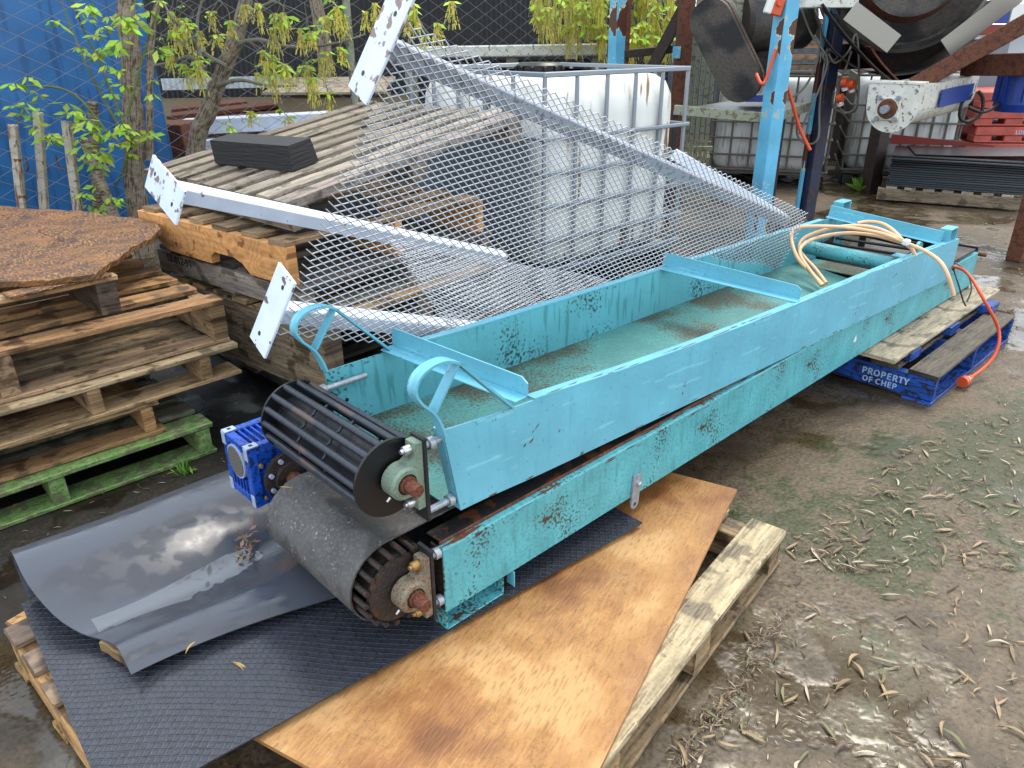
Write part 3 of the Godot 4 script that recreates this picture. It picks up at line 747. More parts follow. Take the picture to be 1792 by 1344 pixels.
func near_base() -> void:
	# near pallet that carries the plywood
	pallet("pallet", "weathered pale pallet sticking out from under the plywood sheet", "pallets under the conveyor's front", Transform3D(Basis(Vector3(0.624, 0, -0.782), Vector3.UP, Vector3(0.782, 0, 0.624)), Vector3(0.859, 0, -1.932) - Vector3(0.624, 0, -0.782) * 0.575), 1.15, 1.05, 0.138, {"tone": Color(0.50, 0.41, 0.27), "tone2": Color(0.36, 0.25, 0.14), "bear": [-0.47, 0.0, 0.52], "bw": 0.09, "dw": 0.115, "dn": 6, "dt": 0.026})
	var m := MB.new()
	# plywood sheet
	var pw := thing("plywood_sheet", "orange-brown damp plywood sheet lying on pallet under conveyor front", "plywood sheet", Transform3D(Basis(Vector3(0.481, 0, -0.876), Vector3.UP, Vector3(0.876, 0, 0.481)), Vector3(0.761, 0.1395, -2.139)))
	var g := []
	for ia in 13:
		var row := []
		for ib in 9:
			row.append(Vector3(-1.5 + 1.5 * ia / 12.0, 0.0065 + 0.002 * sin(ia * 0.9 + ib * 0.5) * (1.0 if ia < 12 else 0.2), -1.0 + 1.0 * ib / 8.0))
		g.append(row)
	m.sheet(g, 0.012, 1.5 / 12.0, 1.0 / 8.0)
	build(m, "sheet", M.plywood, pw)
	# second, shorter pallet below the mat's left end
	pallet("pallet", "short pallet with thick orange end bearer, poking out left of the grey mat", "pallets under the conveyor's front", at(-0.46, 0, -0.22, 4), 0.64, 0.66, 0.135, {"tone": Color(0.33, 0.24, 0.17), "tone2": Color(0.46, 0.27, 0.10), "bear": [-0.29, 0.28], "bw": 0.05, "dw": 0.09, "dn": 5})
	board(thing("offcut", "orange wood offcut lying on black soil beside the folded mat", "wood offcut"), "plank", M.wood, at(-0.62, 0.012, -1.02, 18), Vector3(0.34, 0.022, 0.16), Color(0.50, 0.29, 0.13))
	# folded rubber mat: ribbed layer below, smooth underside turned over on top
	var mt := thing("rubber_mat", "dark grey rubber mat folded over, ribbed below and smooth on top", "rubber mat", CF)
	m = MB.new()
	g = []
	for ia in 40:
		var l := -0.765 + 1.50 * ia / 39.0
		var row := []
		for ib in 24:
			var f := ib / 23.0
			var zn := lerpf(-0.03, 0.062, clampf((l + 0.4) / 1.1, -0.2, 1.0))
			var z := lerpf(-0.90, zn, f)
			var y := 0.168 + 0.006 * sin(l * 7.0 + z * 4.0) * smoothstep(-0.2, -0.6, l)
			y += 0.018 * exp(-pow((l + 0.35) / 0.12, 2.0) - pow((z + 0.20) / 0.16, 2.0))
			y -= 0.012 * smoothstep(-0.55, -0.76, l)
			row.append(Vector3(l - 0.03 * f * (1.0 - ia / 39.0), y, z))
		g.append(row)
	m.sheet(g, 0.004, 1.5 / 39.0, 0.95 / 23.0)
	build(m, "ribbed_layer", M.mat_ribbed, mt)
	# turned-over flap: profile across z, changing along l
	var p0 := [Vector2(-0.885, 0.172), Vector2(-0.925, 0.19), Vector2(-0.965, 0.235), Vector2(-0.960, 0.285), Vector2(-0.895, 0.305), Vector2(-0.79, 0.280), Vector2(-0.69, 0.225), Vector2(-0.61, 0.196), Vector2(-0.53, 0.206), Vector2(-0.46, 0.226), Vector2(-0.41, 0.224), Vector2(-0.375, 0.205)]
	var p1 := [Vector2(-0.885, 0.172), Vector2(-0.965, 0.18), Vector2(-1.01, 0.215), Vector2(-1.0, 0.250), Vector2(-0.93, 0.262), Vector2(-0.82, 0.245), Vector2(-0.69, 0.212), Vector2(-0.60, 0.197), Vector2(-0.52, 0.199), Vector2(-0.42, 0.206), Vector2(-0.33, 0.203), Vector2(-0.25, 0.192)]
	m = MB.new()
	g = []
	for ia in 36:
		var f := ia / 35.0
		var l := lerpf(-0.745, 0.25, f)
		var prof := []
		for k in p0.size():
			var q: Vector2 = p0[k].lerp(p1[k], smoothstep(0.0, 0.8, f))
			prof.append(Vector3(l + 0.10 * smoothstep(-0.80, -0.45, q.x) * (1.0 - f), q.y + 0.004 * sin(l * 9.0 + k), q.x))
		var row := []
		for q2 in smooth(prof, 3): row.append(q2)
		g.append(row)
	m.sheet(g, 0.004, 1.0 / 35.0, 0.025)
	build(m, "turned_flap", M.mat_smooth, mt)
	# rain water lying in the flap's valley
	m = MB.new()
	g = []
	for ia in 30:
		var row := []
		for ib in 4: row.append(Vector3(-0.655 + 0.44 * ia / 29.0, 0.2050, -0.612 + 0.02 * ia / 29.0 + (ib / 3.0 - 0.5) * (0.02 + 0.11 * sqrt(sin(PI * clampf(ia / 29.0 * 0.9 + 0.08, 0.0, 1.0))) + rf(-0.016, 0.016)) + rf(-0.003, 0.003)))
		g.append(row)
	m.sheet(g, 0.0)
	tag(build(m, "rain_puddle", M.water, self, CF), "thin rain puddle lying in the valley of the folded mat", "puddle")
	board(thing("wedge", "small split wood wedge propping the edge of the mat flap", "wood wedge"), "block", M.wood, Transform3D(CF.basis * Basis(Vector3.UP, deg_to_rad(105)), py(214, 1142, 0.190)), Vector3(0.13, 0.034, 0.03), Color(0.26, 0.17, 0.07))

# ---------------------------------------------------------------- conveyor
func pillow_block(parent: Node3D, c: Vector3, body: Material, bolt: Material, s := 1.0) -> void:
	# base faces +x (against the plate), shaft along z; c is the shaft centre
	var holder := Node3D.new()
	holder.name = "bearing"
	holder.position = c
	parent.add_child(holder, true)
	var m := MB.new()
	var q := PackedVector2Array()
	for k in 19:
		var a := PI * 0.42 + (TAU - PI * 0.84) * k / 18.0
		q.append(Vector2(cos(a), sin(a)) * 0.042 * s)
	q.append_array([Vector2(0.030, -0.052) * s, Vector2(0.032, -0.088) * s, Vector2(0.052, -0.088) * s, Vector2(0.052, 0.088) * s, Vector2(0.032, 0.088) * s, Vector2(0.030, 0.052) * s])
	m.extr(Transform3D(), q, -0.020 * s, 0.016 * s)
	build(m, "housing", body, holder)
	m = MB.new()
	for k in 24:
		var a0 := TAU * k / 24.0; var a1 := TAU * (k + 1) / 24.0
		var o0 := Vector3(cos(a0), sin(a0), 0); var o1 := Vector3(cos(a1), sin(a1), 0)
		m.poly(Transform3D(), [o0 * 0.036 * s + Vector3(0, 0, 0.024), o0 * 0.026 * s + Vector3(0, 0, 0.024), o1 * 0.026 * s + Vector3(0, 0, 0.024), o1 * 0.036 * s + Vector3(0, 0, 0.024)])
		m.poly(Transform3D(), [o0 * 0.042 * s + Vector3(0, 0, 0.014), o0 * 0.036 * s + Vector3(0, 0, 0.024), o1 * 0.036 * s + Vector3(0, 0, 0.024), o1 * 0.042 * s + Vector3(0, 0, 0.014)])
	build(m, "lip", body, holder)
	m = MB.new(); m.cyl(Transform3D(Basis(Vector3.RIGHT, PI / 2), Vector3(0, 0, 0.0)), 0.027 * s, 0.027 * s, 0.020, 24)
	build(m, "seal", M.dark_rust, holder)
	m = MB.new(); m.cyl(Transform3D(Basis(Vector3.RIGHT, PI / 2), Vector3(0, 0, 0.01)), 0.0215 * s, 0.0215 * s, 0.022, 24)
	build(m, "collar", M.rust, holder)
	m = MB.new()
	m.cyl(Transform3D(Basis(Vector3.RIGHT, PI / 2), Vector3(0, 0, 0.0)), 0.0165 * s, 0.0165 * s, 0.062, 20, true, false)
	m.cyl(Transform3D(Basis(Vector3.RIGHT, PI / 2), Vector3(0, 0, 0.062)), 0.0165 * s, 0.0145 * s, 0.003, 20, false, true)
	build(m, "shaft", M.rust_bright, holder)
	for sy in [-1.0, 1.0]:
		hexbolt(holder, "bolt", bolt, Vector3(0.031 * s, 0.071 * sy * s, -0.002), Vector3(-1, 0, 0), 0.0125, 0.020)
	m = MB.new(); m.cyl(Transform3D(), 0.004, 0.003, 0.012, 8)
	build(m, "grease_nipple", M.zinc, holder, yup(Vector3(-0.034, -0.030, 0.0) * s, Vector3(-0.06, -0.05, 0.0) * s))
	text3d(holder, "casting_mark", "F205", 0.022, body, Transform3D(Basis(Vector3(0, 1, 0), Vector3(-1, 0, 0), Vector3(0, 0, 1)), Vector3(0.042 * s, 0.066 * s, 0.0168 * s)))

func conveyor() -> void:
	var t := thing("belt_conveyor", "long turquoise belt conveyor with rusty front drum, lying on pallets and mat", "conveyor", CF)
	var len := 3.9
	for sd in [0, 1]:
		var z := 0.0 if sd == 0 else -0.535
		var m := MB.new()
		m.box(xf(Vector3(len / 2, 0.3225, z - 0.003)), Vector3(len, 0.193, 0.006), 0.003)
		m.box(xf(Vector3(len / 2, 0.419, z - 0.012 if sd == 0 else z + 0.006)), Vector3(len, 0.006, 0.022), 0.0025)
		m.box(xf(Vector3(len / 2, 0.2265, z - 0.0185)), Vector3(len, 0.005, 0.025), 0.002)
		build(m, "side_panel", M.teal_dirty, t)
	mbox(t, "front_edge", M.dark_rust, Vector3(0.004, 0.3225, -0.030), Vector3(0.006, 0.19, 0.046), 0.001)
	mbox(t, "front_edge", M.dark_rust, Vector3(0.004, 0.3225, -0.500), Vector3(0.006, 0.19, 0.046), 0.001)
	mbox(t, "skirt_strip", M.skirt, Vector3(len / 2, 0.428, -0.048), Vector3(len - 0.02, 0.005, 0.058), 0.001)
	mbox(t, "skirt_strip", M.skirt, Vector3(len / 2, 0.428, -0.490), Vector3(len - 0.02, 0.005, 0.050), 0.001)
	mbox(t, "skirt_edge", M.rust, Vector3(len / 2, 0.4275, -0.0205), Vector3(len - 0.01, 0.009, 0.004), 0.001)
	for k in 22:
		var l := rf(0.01, 3.7)
		chip(t, Vector3(l, 0.418 - rf(0.0, 0.012), 0.0001), Vector3(1, 0, 0), Vector3(0, 1, 0), rf(0.012, 0.07), rf(0.002, 0.005))
	for k in 20:
		var l := rf(0.01, 3.7)
		chip(t, Vector3(l, 0.4222, -0.011 + rf(-0.006, 0.006)), Vector3(1, 0, 0), Vector3(0, 0, -1), rf(0.02, 0.14), rf(0.003, 0.008))
	chip(t, Vector3(0.07, 0.4224, -0.011), Vector3(1, 0, 0), Vector3(0, 0, -1), 0.13, 0.02)
	# belt loop round the drum
	var m := MB.new()
	var g := []
	var path := []
	var cx := -0.10; var cy := 0.338; var rr := 0.112
	for k in 20: path.append(Vector2(3.78 - (3.78 - cx) * k / 20.0, cy + rr - 0.010 * (1.0 - k / 20.0)))
	for k in 25:
		var a := PI / 2 + PI * k / 24.0
		path.append(Vector2(cx + cos(a) * rr, cy + sin(a) * rr))
	for k in range(1, 10): path.append(Vector2(cx + 3.8 * k / 9.0, cy - rr + 0.012))
	for q in path:
		var row := []
		for ib in 9:
			row.append(Vector3(q.x, q.y, -0.507 + 0.417 * ib / 8.0 + (rf(-0.0015, 0.0015) if ib == 8 else 0.0)))
		g.append(row)
	m.sheet(g, 0.005, 0.06, 0.055)
	build(m, "belt", M.belt, t)
	# drum: disc, bars
	m = MB.new(); m.cyl(Transform3D(Basis(Vector3.RIGHT, PI / 2), Vector3(cx, cy, -0.056)), 0.088, 0.088, 0.010, 40)
	build(m, "drum_disc", M.dark_rust, t)
	m = MB.new()
	for k in 40:
		var a0 := TAU * k / 40.0; var a1 := TAU * (k + 1) / 40.0
		var o0 := Vector3(cos(a0), sin(a0), 0); var o1 := Vector3(cos(a1), sin(a1), 0)
		var cc := Vector3(cx, cy, -0.055)
		m.poly(Transform3D(), [cc + o0 * 0.091, cc + o0 * 0.084, cc + o1 * 0.084, cc + o1 * 0.091])
	m.cyl(Transform3D(Basis(Vector3.RIGHT, PI / 2), Vector3(cx, cy, -0.50)), 0.070, 0.070, 0.42, 30)
	build(m, "drum_core", M.dark_rust, t)
	for k in 18:
		var a := TAU * k / 18.0
		mrod(t, "drum_bar", M.dark_rust, Vector3(cx + cos(a) * 0.0985, cy + sin(a) * 0.0985, -0.50), Vector3(cx + cos(a) * 0.0985, cy + sin(a) * 0.0985, -0.044), 0.0075, 8)
	m = MB.new(); m.cyl(Transform3D(Basis(Vector3.RIGHT, PI / 2), Vector3(cx, cy, -0.50)), 0.088, 0.088, 0.010, 40)
	build(m, "drum_disc", M.dark_rust, t)
	# bearing plate, bolts and block
	mbox(t, "bearing_plate", M.black_steel, Vector3(-0.036, 0.333, -0.022), Vector3(0.010, 0.215, 0.052), 0.0015)
	for y in [0.413, 0.268]:
		mrod(t, "adjuster_bolt", M.zinc_dull, Vector3(-0.031, y, -0.012), Vector3(0.045, y, -0.012), 0.0085, 12)
		hexbolt(t, "nut", M.zinc_dull, Vector3(-0.020, y, -0.012), Vector3(1, 0, 0), 0.0155, 0.018)
	pillow_block(t, Vector3(-0.0935, 0.335, -0.016), M.cast_rusty, M.brass_bolt)
	# foot bracket at the front
	m = MB.new()
	m.box(xf(Vector3(0.10, 0.1695, -0.030)), Vector3(0.20, 0.005, 0.06), 0.002)
	m.box(xf(Vector3(0.10, 0.1955, -0.058)), Vector3(0.20, 0.055, 0.005), 0.002)
	m.box(xf(Vector3(0.0025, 0.1955, -0.028)), Vector3(0.005, 0.055, 0.056), 0.002)
	m.box(xf(Vector3(0.1975, 0.1955, -0.028)), Vector3(0.005, 0.055, 0.056), 0.002)
	build(m, "foot", M.teal_dirty, t)
	mbox(t, "foot_rib", M.teal, Vector3(0.235, 0.200, -0.010), Vector3(0.004, 0.05, 0.03), 0.001)
	# hinge tab
	m = MB.new()
	var q := PackedVector2Array()
	for k in 13: q.append(Vector2(cos(PI + PI * k / 12.0) * 0.019, sin(PI + PI * k / 12.0) * 0.019 - 0.045))
	for k in 5: q.append(Vector2(0.019 - 0.004 * k / 4.0, 0.055 + 0.004 * k / 4.0))
	q.append(Vector2(-0.019, 0.059))
	m.extr(Transform3D(Basis(Vector3.FORWARD, deg_to_rad(4)), Vector3(0.765, 0.246, 0)), q, 0.0015, 0.008)
	var tab := build(m, "hinge_tab", M.zinc_dull, t)
	hexbolt(tab, "bolt", M.zinc, Vector3(0.772, 0.272, 0.008), Vector3(0, 0, 1), 0.010, 0.010)
	mrod(tab, "hole", M.black_plastic, Vector3(0.762, 0.200, 0.006), Vector3(0.762, 0.200, 0.0085), 0.006, 12)
	# far end
	mbox(t, "end_plate", M.black_steel, Vector3(3.903, 0.325, -0.06), Vector3(0.008, 0.25, 0.11), 0.002)
	mbox(t, "end_plate", M.black_steel, Vector3(3.903, 0.325, -0.48), Vector3(0.008, 0.25, 0.11), 0.002)
	mrod(t, "tail_roller", M.soot, Vector3(3.80, 0.345, -0.50), Vector3(3.80, 0.345, -0.03), 0.088, 24)
	mbox(t, "end_cover", M.soot, Vector3(3.62, 0.446, -0.06), Vector3(0.46, 0.006, 0.11), 0.002)
	for a in [[3.42, 0.43], [3.95, 0.40]]: mrod(t, "bolt", M.rust_bright, Vector3(a[0], a[1], -0.03), Vector3(a[0], a[1], 0.03), 0.012, 10)
	# gearbox on the drum's far end
	var gn := Node3D.new(); gn.name = "gearbox"; gn.position = Vector3(-0.115, 0.445, -0.665); t.add_child(gn, true)
	var bs := Vector3(0.175, 0.19, 0.16)
	m = MB.new()
	for sx in [-1.0, 1.0]:
		for sz in [-1.0, 1.0]: m.box(xf(Vector3(sx * (bs.x / 2 - 0.014), 0, sz * (bs.z / 2 - 0.014))), Vector3(0.028, bs.y, 0.028), 0.003)
	for sy in [-1.0, 1.0]:
		for sz in [-1.0, 1.0]: m.box(xf(Vector3(0, sy * (bs.y / 2 - 0.014), sz * (bs.z / 2 - 0.014))), Vector3(bs.x - 0.004, 0.027, 0.027), 0.003)
		for sx in [-1.0, 1.0]: m.box(xf(Vector3(sx * (bs.x / 2 - 0.0145), sy * (bs.y / 2 - 0.0145), 0)), Vector3(0.026, 0.026, bs.z - 0.004), 0.003)
	m.box(Transform3D(), bs - Vector3(0.03, 0.03, 0.03), 0.006)
	for k in 7: m.box(xf(Vector3(-0.05 + k * 0.018, bs.y / 2 - 0.010, 0)), Vector3(0.005, 0.016, bs.z - 0.05), 0.001)
	for k in 6: m.box(xf(Vector3(-bs.x / 2 + 0.008, -0.055, -0.05 + k * 0.020)), Vector3(0.014, 0.06, 0.005), 0.001)
	build(m, "casing", M.gear_blue, gn)
	for sx in [-1.0, 1.0]:
		for sz in [-1.0, 1.0]:
			mbox(gn, "corner_pad", M.gear_grey, Vector3(sx * (bs.x / 2 - 0.018), bs.y / 2 + 0.0005, sz * (bs.z / 2 - 0.013)), Vector3(0.036, 0.004, 0.026), 0.001)
			mbox(gn, "bolt_hole", M.black_plastic, Vector3(sx * (bs.x / 2 - 0.018), bs.y / 2 + 0.0022, sz * (bs.z / 2 - 0.013)), Vector3(0.010, 0.002, 0.010), 0.0)
	for sy in [-1.0, 1.0]:
		for sz in [-1.0, 1.0]: mbox(gn, "corner_pad", M.gear_grey, Vector3(-bs.x / 2 - 0.0005, sy * (bs.y / 2 - 0.020), sz * (bs.z / 2 - 0.011)), Vector3(0.003, 0.038, 0.020), 0.001)
	m = MB.new(); m.cyl(Transform3D(Basis(Vector3.BACK, PI / 2), Vector3(-bs.x / 2 + 0.012, 0.025, -0.005)), 0.052, 0.052, 0.014, 32)
	build(m, "cover_ring", M.gear_grey, gn)
	m = MB.new(); m.cyl(Transform3D(Basis(Vector3.BACK, PI / 2), Vector3(-bs.x / 2 + 0.010, 0.025, -0.005)), 0.046, 0.046, 0.014, 32)
	build(m, "cover_face", M.gear_web, gn)
	m = MB.new(); m.cyl(Transform3D(Basis(Vector3.RIGHT, PI / 2), Vector3(0.015, -0.02, bs.z / 2 - 0.01)), 0.066, 0.058, 0.022, 32)
	build(m, "flange_base", M.gear_blue, gn)
	m = MB.new(); m.cyl(Transform3D(Basis(Vector3.RIGHT, PI / 2), Vector3(0.015, -0.02, bs.z / 2 + 0.008)), 0.074, 0.074, 0.014, 36)
	m.cyl(Transform3D(Basis(Vector3.RIGHT, PI / 2), Vector3(0.015, -0.02, bs.z / 2 + 0.010)), 0.048, 0.048, 0.030, 30)
	var fl := build(m, "flange", M.dark_rust, gn)
	for k in 8:
		var a := TAU * (k + 0.5) / 8.0
		mrod(fl, "screw", M.gear_grey, Vector3(0.015 + cos(a) * 0.061, -0.02 + sin(a) * 0.061, bs.z / 2 + 0.018), Vector3(0.015 + cos(a) * 0.061, -0.02 + sin(a) * 0.061, bs.z / 2 + 0.030), 0.007, 10)
	m = MB.new(); m.cyl(Transform3D(Basis(Vector3.RIGHT, PI / 2), Vector3(0.015, -0.02, bs.z / 2)), 0.022, 0.022, 0.09, 20)
	build(m, "drive_shaft", M.rust_bright, gn)
	for a in [[-0.055, 0.03], [-0.055, -0.075]]: hexbolt(gn, "bolt", M.brass_bolt, Vector3(a[0], a[1], bs.z / 2 - 0.012), Vector3(0, 0, 1), 0.008, 0.012)
	# white scuff mark on the side
	m = MB.new()
	m.extr(xf(Vector3(2.33, 0.325, 0.0002)), PackedVector2Array([Vector2(-0.014, -0.012), Vector2(0.012, -0.014), Vector2(0.016, -0.002), Vector2(0.002, 0.022)]), 0.0, 0.001)
	build(m, "scuff", M.white_plastic, t)

func lerp_tab(tb: Array, x: float) -> float:
	for k in tb.size() - 1:
		if x <= tb[k + 1][0]: return lerpf(tb[k][1], tb[k + 1][1], clampf((x - tb[k][0]) / (tb[k + 1][0] - tb[k][0]), 0.0, 1.0))
	return tb[tb.size() - 1][1]
func nz_(l: float) -> float: return -0.03 + 0.0165 * l
func fz_(l: float) -> float: return -0.557 + 0.011 * l
func ntop(l: float) -> float: return lerp_tab([[0.04, 0.726], [0.24, 0.708], [0.33, 0.706], [0.72, 0.676], [1.0, 0.660], [1.35, 0.645], [1.73, 0.636], [2.34, 0.624], [2.84, 0.611], [3.38, 0.592]], l)
func nbot(l: float) -> float: return lerp_tab([[0.08, 0.485], [0.4, 0.470], [1.23, 0.444], [2.44, 0.410], [3.38, 0.386]], l)
func ftop(l: float) -> float: return lerp_tab([[0.036, 0.706], [0.26, 0.707], [0.52, 0.697], [1.05, 0.690], [2.21, 0.676], [3.3, 0.660]], l)
func ffl(l: float) -> float: return lerp_tab([[0.08, 0.520], [0.67, 0.507], [1.22, 0.501], [2.07, 0.497], [2.71, 0.483], [3.3, 0.47]], l)

func ribbon(pts: Array, zc: float, w: float, th: float) -> MB:    # flat bar bent in the x-y plane
	var m := MB.new()
	var g := []
	for q in pts:
		var row := []
		for ib in 3: row.append(Vector3(q.x, q.y, zc + w * (ib / 2.0 - 0.5)))
		g.append(row)
	m.sheet(g, th, 0.05, 0.02)
	return m

func chip(parent: Node3D, p: Vector3, along_: Vector3, across: Vector3, l: float, w: float) -> void:
	# a bare rusty patch with a ragged outline, lying on the paint
	var m := MB.new()
	m.uo = Vector2(rf(0, 1), rf(0, 1))
	var q := PackedVector2Array()
	for k in 12:
		var a := TAU * k / 12.0
		q.append(Vector2(cos(a) * l * 0.5 * rf(0.7, 1.1), sin(a) * w * 0.5 * rf(0.4, 1.2)))
	m.extr(Transform3D(Basis(along_, across, along_.cross(across)), p), q, 0.0, 0.0004)
	build(m, "rust_chip", M.rust, parent)

func tray() -> void:
	var t := thing("feed_tray", "turquoise steel feed trough with black cage roller, set on top of belt conveyor", "trough", CF)
	var ls := []
	for k in 41: ls.append(lerpf(0.04, 3.38, k / 40.0))
	# near side plate (its front edge slants back towards the bottom)
	var g := []
	for l in ls:
		var row := []
		for ib in 7:
			var f := ib / 6.0
			var ll: float = l + (0.042 * f * (1.0 - smoothstep(0.04, 0.4, l)))
			row.append(Vector3(ll, lerpf(ntop(l), nbot(l), f), nz_(l)))
		g.append(row)
	var m := MB.new(); m.sheet(g, 0.005, 3.34 / 40.0, 0.035)
	build(m, "side_plate", M.teal, t)
	g = []
	for k in 37:
		var l := lerpf(0.335, 3.38, k / 36.0)
		var row := []
		for ib in 3: row.append(Vector3(l, ntop(l) + 0.002 - 0.001 * ib, nz_(l) + 0.003 - 0.034 * ib / 2.0))
		g.append(row)
	m = MB.new(); m.sheet(g, 0.005, 0.085, 0.017)
	build(m, "top_flange", M.teal, t)
	# front return of the near plate
	m = MB.new()
	m.sheet([[Vector3(0.041, 0.722, nz_(0) - 0.002), Vector3(0.041, 0.722, nz_(0) - 0.034)], [Vector3(0.084, 0.487, nz_(0) - 0.002), Vector3(0.084, 0.487, nz_(0) - 0.034)]], 0.005)
	build(m, "front_return", M.teal, t)
	# far side plate
	g = []
	for l in ls:
		if l > 3.31: continue
		var row := []
		for ib in 7: row.append(Vector3(l + 0.03 * ib / 6.0 * (1.0 - smoothstep(0.04, 0.4, l)), lerpf(ftop(l), ffl(l) - 0.06, ib / 6.0), fz_(l)))
		g.append(row)
	m = MB.new(); m.sheet(g, 0.005, 3.34 / 40.0, 0.04)
	build(m, "side_plate", M.teal_inner, t)
	g = []
	for k in 37:
		var l := lerpf(0.26, 3.0, k / 36.0)
		var row := []
		for ib in 3: row.append(Vector3(l, ftop(l) + 0.001, fz_(l) + 0.004 - 0.030 * ib / 2.0))
		g.append(row)
	m = MB.new(); m.sheet(g, 0.005, 0.08, 0.015)
	build(m, "top_flange", M.teal, t)
	# floor
	g = []
	for k in 33:
		var l := lerpf(0.05, 2.78, k / 32.0)
		var row := []
		for ib in 9:
			var f := ib / 8.0
			row.append(Vector3(l, lerpf(ffl(l), nbot(l) + 0.022, f) + rf(-0.0006, 0.0006), lerpf(fz_(l) + 0.003, nz_(l) - 0.004, f)))
		g.append(row)
	m = MB.new(); m.sheet(g, 0.004, 2.73 / 32.0, 0.065)
	build(m, "floor_plate", M.teal_floor, t)
	# cross members: an angle with its upright leg on the far side
	for a in [[0.305, 0.262, 0.0], [1.735, 1.60, 0.0]]:
		var p0 := Vector3(a[0], ntop(a[0]) + 0.006, nz_(a[0]) - 0.012); var p1 := Vector3(a[1], ftop(a[1]) + 0.006, fz_(a[1]) - 0.012)
		var bar := Node3D.new(); bar.name = "cross_bar"; t.add_child(bar, true)
		var x := along(p0, p1)
		var ln := p0.distance_to(p1)
		m = MB.new()
		m.extr(x * Transform3D(Basis(), Vector3(0, 0, 0.022)), PackedVector2Array([Vector2(-ln / 2, 0), Vector2(ln / 2, 0), Vector2(ln / 2, 0.052), Vector2(ln / 2 - 0.012, 0.058), Vector2(-ln / 2 + 0.02, 0.050), Vector2(-ln / 2, 0.036)]), -0.0025, 0.0025)
		build(m, "upright_leg", M.teal, bar)
		m = MB.new(); m.box(x * xf(Vector3(0, 0.0, -0.004)), Vector3(ln, 0.005, 0.046), 0.002)
		build(m, "flat_leg", M.teal, bar)
	# end cross member and corner lugs
	var c0 := Vector3(3.17, ntop(3.17) + 0.004, nz_(3.17) - 0.02); var c1 := Vector3(3.08, 0.668, -0.545)
	m = MB.new()
	m.box(along(c0, c1) * xf(Vector3(0, 0.028, 0.02)), Vector3(c0.distance_to(c1), 0.06, 0.005), 0.002)
	m.box(along(c0, c1) * xf(Vector3(0, 0, -0.002)), Vector3(c0.distance_to(c1), 0.005, 0.045), 0.002)
	build(m, "end_bar", M.teal, t)
	for a in [[3.30, 0.600, -0.008], [3.22, 0.672, -0.535]]:
		var lug := PackedVector2Array([Vector2(-0.045, -0.03), Vector2(-0.045, 0.045), Vector2(-0.035, 0.056), Vector2(0.045, 0.056), Vector2(0.052, 0.046), Vector2(0.052, -0.03)])
		m = MB.new()
		m.box(xf(Vector3(a[0], a[1] + 0.058, a[2])), Vector3(0.10, 0.007, 0.055), 0.002)
		m.box(xf(Vector3(a[0] - 0.047, a[1] + 0.02, a[2])), Vector3(0.007, 0.076, 0.055), 0.002)
		m.box(xf(Vector3(a[0] + 0.047, a[1] + 0.02, a[2])), Vector3(0.007, 0.076, 0.055), 0.002)
		build(m, "corner_lug", M.teal, t)
	# pipe across the far end with a bracket
	mrod(t, "cross_pipe", M.teal_dirty, Vector3(2.79, 0.565, -0.525), Vector3(2.80, 0.555, -0.02), 0.034, 24)
	mbox(t, "pipe_shelf", M.teal_floor, Vector3(2.86, 0.470, -0.26), Vector3(0.16, 0.005, 0.50), 0.001)
	mbox(t, "bracket", M.teal, Vector3(2.80, 0.605, -0.045), Vector3(0.06, 0.006, 0.06), 0.002)
	m = MB.new(); m.cyl(Transform3D(Basis(Vector3.RIGHT, PI / 2), Vector3(2.90, 0.63, -0.012)), 0.030, 0.030, 0.014, 24)
	m.box(xf(Vector3(2.90, 0.605, -0.005)), Vector3(0.058, 0.05, 0.013), 0.002)
	build(m, "eye_plate", M.teal_dirty, t)
	for k in 26:
		var l := rf(0.36, 3.1)
		chip(t, Vector3(l, ntop(l) + 0.0046, nz_(l) - rf(-0.001, 0.012)), Vector3(1, -0.03, 0).normalized(), Vector3(0, 0, -1), rf(0.02, 0.13), rf(0.002, 0.005))
	for k in 22:
		var l := rf(0.15, 3.2)
		chip(t, Vector3(l, nbot(l) + rf(0.002, 0.008), nz_(l) + 0.0027), Vector3(1, -0.03, 0).normalized(), Vector3(0, 1, 0), rf(0.01, 0.05), rf(0.002, 0.006))
	for q in [[0.33, 0.615], [0.345, 0.625], [0.30, 0.585], [0.325, 0.59], [0.43, 0.58], [2.6, 0.56], [2.62, 0.565]]:
		chip(t, Vector3(q[0], q[1], nz_(q[0]) + 0.0027), Vector3(0.8, 0.6, 0), Vector3(-0.6, 0.8, 0), rf(0.006, 0.024), rf(0.002, 0.006))
	# D-shaped handles
	for z in [-0.030, -0.550]:
		var h := Node3D.new(); h.name = "handle"; t.add_child(h, true)
		var loop := [Vector3(0.040, 0.712, 0), Vector3(0.030, 0.745, 0), Vector3(0.010, 0.785, 0), Vector3(-0.022, 0.820, 0), Vector3(-0.036, 0.852, 0), Vector3(-0.022, 0.882, 0), Vector3(0.012, 0.898, 0), Vector3(0.055, 0.898, 0), Vector3(0.090, 0.882, 0), Vector3(0.095, 0.878, 0)]
		build(ribbon(Array(smooth(loop, 4)), z, 0.032, 0.006), "bow", M.teal, h)
		build(ribbon([Vector3(0.088, 0.884, 0), Vector3(0.26, 0.709, 0)], z, 0.030, 0.006), "strut", M.teal, h)
		build(ribbon([Vector3(0.016, 0.785, 0), Vector3(0.086, 0.880, 0)], z, 0.028, 0.006), "brace", M.teal, h)
	# cage roller
	var cg := Node3D.new(); cg.name = "cage_roller"; cg.position = Vector3(-0.082, 0.632, 0); t.add_child(cg, true)
	for z in [-0.515, -0.078]:
		m = MB.new(); m.cyl(Transform3D(Basis(Vector3.RIGHT, PI / 2), Vector3(0, 0, z)), 0.0985, 0.0985, 0.007, 40)
		build(m, "end_disc", M.cage_disc, cg)
